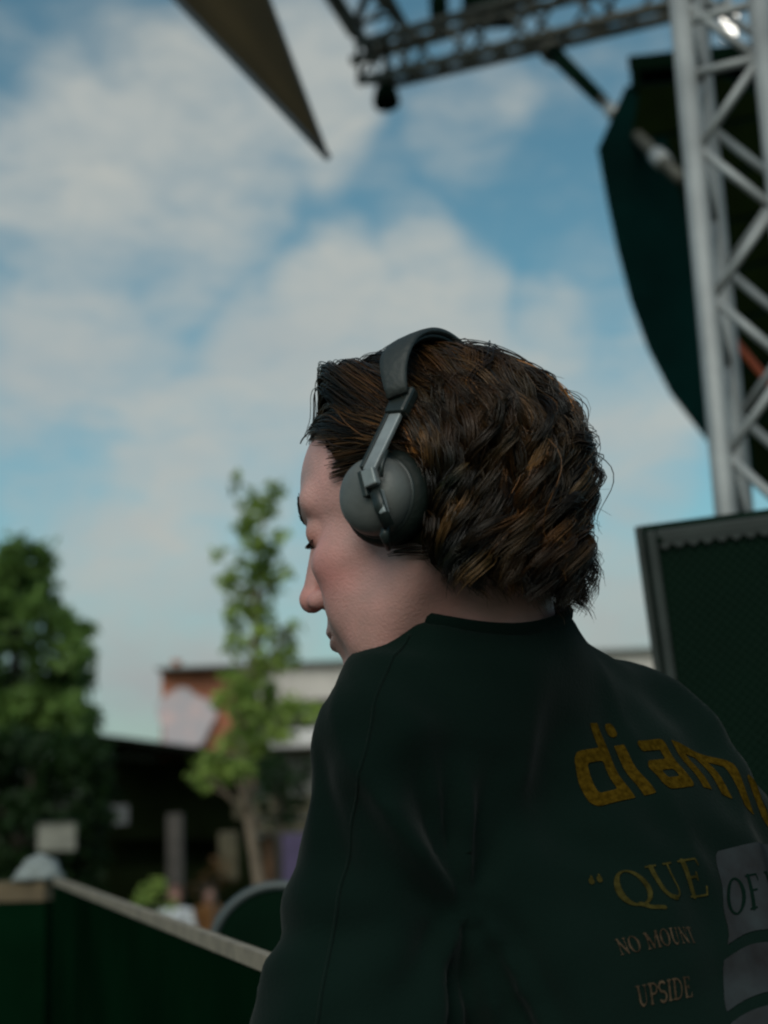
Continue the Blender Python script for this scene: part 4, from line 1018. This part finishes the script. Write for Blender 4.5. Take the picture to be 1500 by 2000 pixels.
def g_serif(ch, Q):
    mn = np.minimum.reduce
    stem = lambda x, y0=0.0, y1=1.0, r=TK: caps2(Q, x, y0 + r * .4, x, y1 - r * .4, r)
    if ch == 'Q': return mn([oval2(Q, .45, .5, (.45, .52), (.29, .47)), poly2(Q, [(.40, .04), (.62, -.12), (.95, -.20)], .055)]), .98
    if ch == 'O': return oval2(Q, .45, .5, (.45, .52), (.28, .47)), .96
    if ch == 'U': return mn([poly2(Q, [(.20, .95), (.20, .32)] + arc2(.47, .32, .27, .30, 180, 270, 6), TK), poly2(Q, arc2(.47, .32, .27, .30, 270, 360, 6) + [(.74, .95)], TN), ser(Q, .20, .98, .16), ser(Q, .74, .98, .13)]), .98
    if ch == 'E': return mn([stem(.22), caps2(Q, .08, .98, .66, .98, SF), caps2(Q, .08, .02, .70, .02, SF), caps2(Q, .22, .52, .52, .52, SF), caps2(Q, .66, .98, .68, .80, SF), caps2(Q, .70, .02, .74, .22, SF), caps2(Q, .52, .62, .52, .42, SF)]), .84
    if ch == 'N': return mn([stem(.18, r=TN), stem(.80, r=TN), caps2(Q, .18, .95, .80, .05, TK), ser(Q, .16, .98), ser(Q, .18, .02), ser(Q, .80, .98)]), 1.0
    if ch == 'M': return mn([stem(.16, r=TN), stem(1.0, r=TK), caps2(Q, .20, .95, .56, .05, TK), caps2(Q, .56, .05, .96, .95, TN), ser(Q, .16, .98, .1), ser(Q, .16, .02), ser(Q, 1.0, .98, .1), ser(Q, 1.0, .02, .14)]), 1.2
    if ch == 'T': return mn([stem(.42), caps2(Q, .05, .97, .79, .97, SF), caps2(Q, .05, .97, .04, .76, SF), caps2(Q, .79, .97, .80, .76, SF), ser(Q, .42, .02)]), .88
    if ch == 'P': return mn([stem(.22), poly2(Q, [(.08, .98), (.45, .98)] + arc2(.45, .73, .24, .25, 90, -90, 8) + [(.22, .48)], .05), ser(Q, .22, .02)]), .78
    if ch == 'R': return mn([stem(.22), poly2(Q, [(.08, .98), (.45, .98)] + arc2(.45, .73, .24, .25, 90, -90, 8) + [(.22, .48)], .05), caps2(Q, .42, .46, .80, .03, .065), ser(Q, .22, .02)]), .86
    if ch == 'S': return poly2(Q, arc2(.36, .74, .25, .24, 40, 250, 10) + arc2(.36, .26, .27, .25, 80, -140, 10), .062), .72
    if ch == 'I': return mn([stem(.20), ser(Q, .20, .98, .15), ser(Q, .20, .02, .15)]), .42
    if ch == 'D': return mn([stem(.22), poly2(Q, [(.08, .98), (.40, .98)] + arc2(.40, .5, .40, .48, 90, -90, 12) + [(.08, .02)], .045)]), .94
    if ch == 'F': return mn([stem(.22), caps2(Q, .08, .98, .66, .98, SF), caps2(Q, .22, .52, .50, .52, SF), caps2(Q, .66, .98, .68, .80, SF), ser(Q, .22, .02)]), .74
    if ch == "'": return mn([caps2(Q, .12, .92, .12, .96, .07), caps2(Q, .12, .92, .16, 1.06, .03), caps2(Q, .34, .92, .34, .96, .07), caps2(Q, .34, .92, .38, 1.06, .03)]), .52
    return np.full(len(Q), 9.0), .35
def rbox2(Q, x0, y0, x1, y1, r):
    c = np.array([(x0 + x1) / 2, (y0 + y1) / 2]); h = np.array([(x1 - x0) / 2, (y1 - y0) / 2]) - r
    q = np.abs(Q - c) - h; return np.linalg.norm(np.maximum(q, 0), axis=1) + np.minimum(q.max(1), 0) - r
def g_block(ch, Q):
    mn, mx = np.minimum, np.maximum
    ring = lambda x0, x1, y0, y1: mx(rbox2(Q, x0, y0, x1, y1, .16), -rbox2(Q, x0 + .24, y0 + .22, x1 - .24, y1 - .22, .05))
    if ch == 'd': return mn(ring(0, .86, 0, .98), rbox2(Q, .62, .0, .86, 1.42, .02)), 1.0
    if ch == 'i': return mn(rbox2(Q, 0, 0, .25, .98, .02), rbox2(Q, 0, 1.14, .25, 1.40, .10)), .40
    if ch == 'a': return mn(mn(ring(0, .84, 0, .60), rbox2(Q, .60, 0, .84, .98, .10)), rbox2(Q, .05, .78, .80, .98, .08)), 1.0
    if ch == 'm': return mn(mn(rbox2(Q, 0, 0, .24, .98, .02), rbox2(Q, .50, 0, .74, .9, .02)), mn(rbox2(Q, 1.0, 0, 1.24, .95, .05), rbox2(Q, .1, .76, 1.22, .98, .1))), 1.40
    if ch == 'o': return ring(0, .86, 0, .98), 1.0
    if ch == 'n': return mn(mn(rbox2(Q, 0, 0, .24, .98, .02), rbox2(Q, .60, 0, .84, .95, .05)), rbox2(Q, .1, .76, .82, .98, .1)), 1.0
    return np.full(len(Q), 9.0), .5

def decal(name, sdf, w, h, O, ud, vd, nd, m, cell, ext=(.02, .3), lift=.0009, sag=None):
    """flat ink on the cloth: a grid cut to the shape and laid on the surface along the back's own normal"""
    x0, x1, y0, y1 = -ext[0], w + ext[0], -ext[1], h + ext[1]
    nx = int((x1 - x0) / cell) + 2; ny = int((y1 - y0) / cell) + 2
    gx, gy = np.meshgrid(x0 + cell * np.arange(nx), y0 + cell * np.arange(ny), indexing='ij')
    Q = np.stack([gx.ravel(), gy.ravel()], 1); d = sdf(Q)
    e = cell * .5; gr = np.stack([sdf(Q + [e, 0]) - d, sdf(Q + [0, e]) - d], 1) / e
    gl = (gr ** 2).sum(1, keepdims=True); mv = (np.abs(d) < cell * .75)[:, None]
    Q2 = np.where(mv, Q - np.clip(gr * d[:, None] / np.maximum(gl, .2), -cell * .5, cell * .5), Q)
    inside = d.reshape(nx, ny) < cell * .75
    cells = np.argwhere(inside[:-1, :-1] & inside[1:, :-1] & inside[1:, 1:] & inside[:-1, 1:])
    idx = lambda i, j: i * ny + j
    F = np.stack([idx(cells[:, 0], cells[:, 1]), idx(cells[:, 0] + 1, cells[:, 1]), idx(cells[:, 0] + 1, cells[:, 1] + 1), idx(cells[:, 0], cells[:, 1] + 1)], 1)
    used = np.unique(F); remap = np.full(nx * ny, -1); V = []; ok = np.zeros(nx * ny, bool)
    for u in used:
        p = O + ud * Q2[u, 0] + vd * (Q2[u, 1] - (sag(Q2[u, 0]) if sag else 0))
        hit = bvh_s.ray_cast(Vector(p + nd * .25), Vector(-nd), .5)
        if hit[0] is None: continue
        remap[u] = len(V); ok[u] = True; V.append(np.array(hit[0]) + np.array(hit[1]) * lift)
    F = remap[F[ok[F].all(1)]]
    if len(F) == 0: return None
    return build(name, V, F, m, shirt, True)
def text_sdf(txt, glyph, size, gap=.06):
    def fn(Q):
        d = np.full(len(Q), 9.0); x = 0
        for ch in txt:
            q = (Q / size) - np.array([x, 0]); sel = (q[:, 0] > -.4) & (q[:, 0] < 1.7)
            g, w = glyph(ch, q[sel]); d[sel] = np.minimum(d[sel], g * size); x += w + gap
        return d
    x = sum(glyph(c, np.zeros((1, 2)))[1] + gap for c in txt); return fn, x * size
m_gold = mat('mustard_ink', (.046, .027, .003), .95, var=.45, scale=260, spec=0)
m_gold2 = mat('pale_gold_ink', (.034, .028, .008), .95, var=.5, scale=140, spec=0)
m_tan = mat('tan_ink', (.050, .034, .022), .95, var=.55, scale=160, spec=0)
m_photo = mat('grey_photo_ink', (.030, .026, .027), .95, var=.45, scale=30, spec=0, hue=(.022, .026, .028))
m_dark = mat('dark_ink', (.0034, .0098, .0070), .95, var=.2, spec=0)
UD, VD, ND = -BL * .74, BU, -BF                       # reading direction, up the spine, out of the back
def printed(name, txt, glyph, size, px, py, m, cell, lift=.0009, gap=.06, lab=None, rot=0.0, sq=.80, sag=None):
    UD = unit(-BL - BU * math.tan(rad(rot))) * sq; VD = BU
    v = direction(px, py); hit = bvh_s.ray_cast(Vector(CAM), Vector(v))
    if hit[0] is None: return
    fn, w = text_sdf(txt, glyph, size, gap)
    o = decal(name, fn, w, size, np.array(hit[0]), UD, VD, ND, m, cell, (.01, size * .5), lift, sag)
    if o is not None and lab: o['label'] = lab
printed('printed_title', 'diamon', g_block, .044, 1160, 1580, m_gold, .0011, lab='mustard yellow lower-case letters starting dia', sag=lambda x: .013 * (max(0.0, x - .095) / .05) ** 2)
printed('printed_line', "'QUE", g_serif, .026, 1174, 1790, m_gold2, .0009, rot=6, sq=.80, lab='gold serif letters QUE after a quotation mark')
printed('printed_line', 'NO MOUNT', g_serif, .0108, 1212, 1866, m_tan, .0006, gap=.02, rot=10, sq=.56)
printed('printed_line', 'UPSIDE', g_serif, .0122, 1247, 1966, m_tan, .0006, gap=.0, rot=10, sq=.54)
def photo_print(px, py, w, h):
    hit = bvh_s.ray_cast(Vector(CAM), Vector(direction(px, py)))
    if hit[0] is None: return
    O = np.array(hit[0])
    def fn(Q):
        wob = .0015 * np.sin(Q[:, 1] * 90) + .001 * np.sin(Q[:, 1] * 210 + 1)
        d = rbox2(Q - np.stack([wob, 0 * wob], 1), 0, -h, w, 0, .004)
        for y in (-.068, -.108, -.15): d = np.maximum(d, -rbox2(Q - np.stack([0 * wob, .004 * np.sin(Q[:, 0] * 60)], 1), -.1, y - .004, w + .1, y + .004, .001))
        return d
    VD = BU - BL * .42
    decal('printed_photo', fn, w, 0, O, UD, VD, ND, m_photo, .0016, (.012, h + .01), .0007)
    fn2, w2 = text_sdf('OF MO', g_serif, .024, .0)
    decal('printed_line', fn2, w2, .024, O + UD * .004 - VD * .046, UD, VD, ND, m_dark, .0010, (.01, .012), .0014)
photo_print(1396, 1664, .20, .22)

# trousers, shoes (below the frame)
m_trouser = mat('charcoal_trouser_cloth', (.020, .022, .024), .9, bump=.1); m_shoe = mat('black_leather', (.015, .015, .015), .5)
def trouser_sdf(P):
    d = s_ell(P, PEL - Z3 * .04, (.115, .165, .15), BM)
    for hp, kn, ft in ((LHIP, LKN, LFT), (RHIP, RKN, RFT)):
        d = smin(d, s_cone(P, hp, kn, .093, .075), .04); d = smin(d, s_cone(P, kn, ft + Z3 * .02, .074, .066), .03)
    return np.maximum(d, .06 - P[..., 2])
pp = np.stack([PEL, LFT, RFT, LKN, RKN])
V, F = surface(trouser_sdf, np.array([*(pp.min(0)[:2] - .22), .04]), np.array([*(pp.max(0)[:2] + .22), PEL[2] + .16]), .012)
build('trousers', relax(V, F, 2), F, m_trouser, person, True)
for ft in (LFT, RFT):
    def shoe(P, ft=ft):
        c = np.array([ft[0], ft[1], 0]); d = s_cone(P, c + BF0 * .16 + Z3 * .035, c - BF0 * .04 + Z3 * .05, .042, .048)
        d = smin(d, s_cone(P, c - BF0 * .01 + Z3 * .05, c + Z3 * .10, .045, .045), .03); return np.maximum(d, .002 - P[..., 2])
    c = np.array([ft[0], ft[1], 0]); V, F = surface(shoe, c - np.array([.25, .25, .02]), c + np.array([.25, .25, .17]), .01)
    build('shoe', V, F, m_shoe, person, True)

# ================================================================== headphones (worn, yet a thing of their own)
m_cup = mat('grey_cup_plastic', (.098, .100, .094), .5, var=.12, scale=40, bump=.05, bscale=300)
m_pad = mat('black_leatherette', (.0045, .008, .006), .6, bump=.12, bscale=200, spec=.2)
m_band = mat('dark_grey_band_vinyl', (.026, .030, .028), .62, bump=.15, bscale=180)
m_steel = mat('brushed_steel', (.27, .285, .285), .42, metal=.35, var=.2, scale=60)
m_blk = mat('black_plastic', (.012, .017, .015), .45)
hp = thing('headphones', h2w((0, 0, -.04)), 'black and grey over-ear headphones worn on the brown wavy hair', 'headphones')
CUPZ, CUPX = .002, -.003
for s in (1, -1):
    t = unit(np.array([.20, s * 1.0, -.02])); c = np.array([CUPX, s * .074, CUPZ])
    w = lambda p: h2w(p)
    axw = t @ HM; upw = unit(HU - axw * HU.dot(axw)); fww = np.cross(upw, axw)
    mb = MB(); mb.lathe(w(c), axw, [(0, .026), (.002, .032), (.008, .0350), (.014, .034), (.018, .030), (.019, .022)], 40); mb.build('ear_cushion', m_pad, hp, True)
    mb = MB(); mb.lathe(w(c), axw, [(.016, .0265), (.019, .0280), (.025, .0277), (.031, .0255), (.036, .0208), (.039, .0140), (.0402, .006), (.0404, .0005)], 48); mb.build('ear_cup', m_cup, hp, True)
    mb = MB(); mb.lathe(w(c), axw, [(.0155, .0285), (.0165, .0295), (.0185, .0295), (.0195, .0285)], 48); mb.build('cup_rim', m_blk, hp, True)
    # fork and slider
    k = lambda x, y, z: w(c) + fww * (x * s + .0135 * s) + axw * y + upw * z
    arm = MB(); arm.tube([k(0, .038, -.029), k(0, .0425, -.016), k(0, .0435, -.004)], [.0048] * 3, 8, flat=.45, side=upw if False else fww); arm.build('fork', m_blk, hp, True)
    mb = MB(); mb.box(k(.0, .0445, .006), (fww, axw, upw), (.0052, .0032, .0062), .0012); mb.build('hinge_block', m_steel, hp)
    mb = MB(); mb.box(k(-.0075, .0425, .004), (fww, axw, upw), (.0022, .0030, .0095), .0012); mb.build('hinge_cap', m_blk, hp)
    mb = MB(); mb.box(k(.0015, .041, -.012), (fww, axw, upw), (.0026, .0030, .0085), .0010); mb.build('fork_plate', m_steel, hp)
    top = np.array([-.028, s * .092, .056])
    a, b = k(0, .0440, .011), w(top)
    d = unit(b - a); sd_ = unit(np.cross(d, axw))
    mb = MB(); mb.box((a + b) / 2, (sd_, unit(np.cross(sd_, d)), d), (.0050, .0020, np.linalg.norm(b - a) / 2), .0010); mb.build('slider', m_steel, hp)
    mb = MB(); mb.box((a + b) / 2 - sd_ * .0066, (sd_, unit(np.cross(sd_, d)), d), (.0018, .0026, np.linalg.norm(b - a) / 2 - .002), .0010); mb.build('slider_edge', m_blk, hp)
    mb = MB(); mb.box(w(top) + d * .008, (sd_, unit(np.cross(sd_, d)), d), (.0085, .0050, .012), .003); mb.build('slider_housing', m_blk, hp)
    if s == 1:
        mb = MB(); mb.tube([k(.013, .036, .022), k(.009, .041, .012), k(.007, .0425, .004)], [.0013, .0015, .0013], 6); mb.build('short_cable', m_blk, hp, True)
        mb = MB(); mb.tube([k(-.004, .034, -.026), k(-.006, .036, -.033), k(-.012, .026, -.040)], [.003, .0035, .002], 8); mb.build('cable_socket', m_blk, hp, True)
def band(pw, half, th, name, m, lift=0.0, t0=-1, t1=1, n=44):
    rows = []
    for i in range(n + 1):
        u = t0 + (t1 - t0) * i / n; ang = u * math.pi / 2 * .985
        y = .0925 * math.copysign(abs(math.sin(ang)) ** .9, ang); z = .062 + (.0675 + lift) * max(0, math.cos(ang)) ** .72
        x = -.031 - .014 * math.cos(ang) ** 2
        rows.append((np.array([x, y, z]), ang))
    v = []; f = []
    prof = [(-1, 0), (-.92, .75), (-.6, 1), (0, 1.12), (.6, 1), (.92, .75), (1, 0), (.9, -.6), (.5, -.8), (0, -.85), (-.5, -.8), (-.9, -.6)]
    for p, ang in rows:
        nrm = unit(np.array([0, math.sin(ang), math.cos(ang) + .15]))
        tap = .62 + .38 * min(1, (1 - abs(ang) / (math.pi / 2)) * 3.2)
        for a, b in prof: v.append(h2w(p + np.array([a * half * tap, 0, 0]) + nrm * b * th))
    k = len(prof)
    f = [(i * k + j, i * k + (j + 1) % k, (i + 1) * k + (j + 1) % k, (i + 1) * k + j) for i in range(n) for j in range(k)]
    f += [tuple(range(k))[::-1], tuple(n * k + j for j in range(k))]
    return build(name, v, f, m, hp, True)
band(.1, .0130, .0026, 'headband', m_band)
band(.1, .0105, .0022, 'band_padding', m_pad, -.0045, -.62, .62)
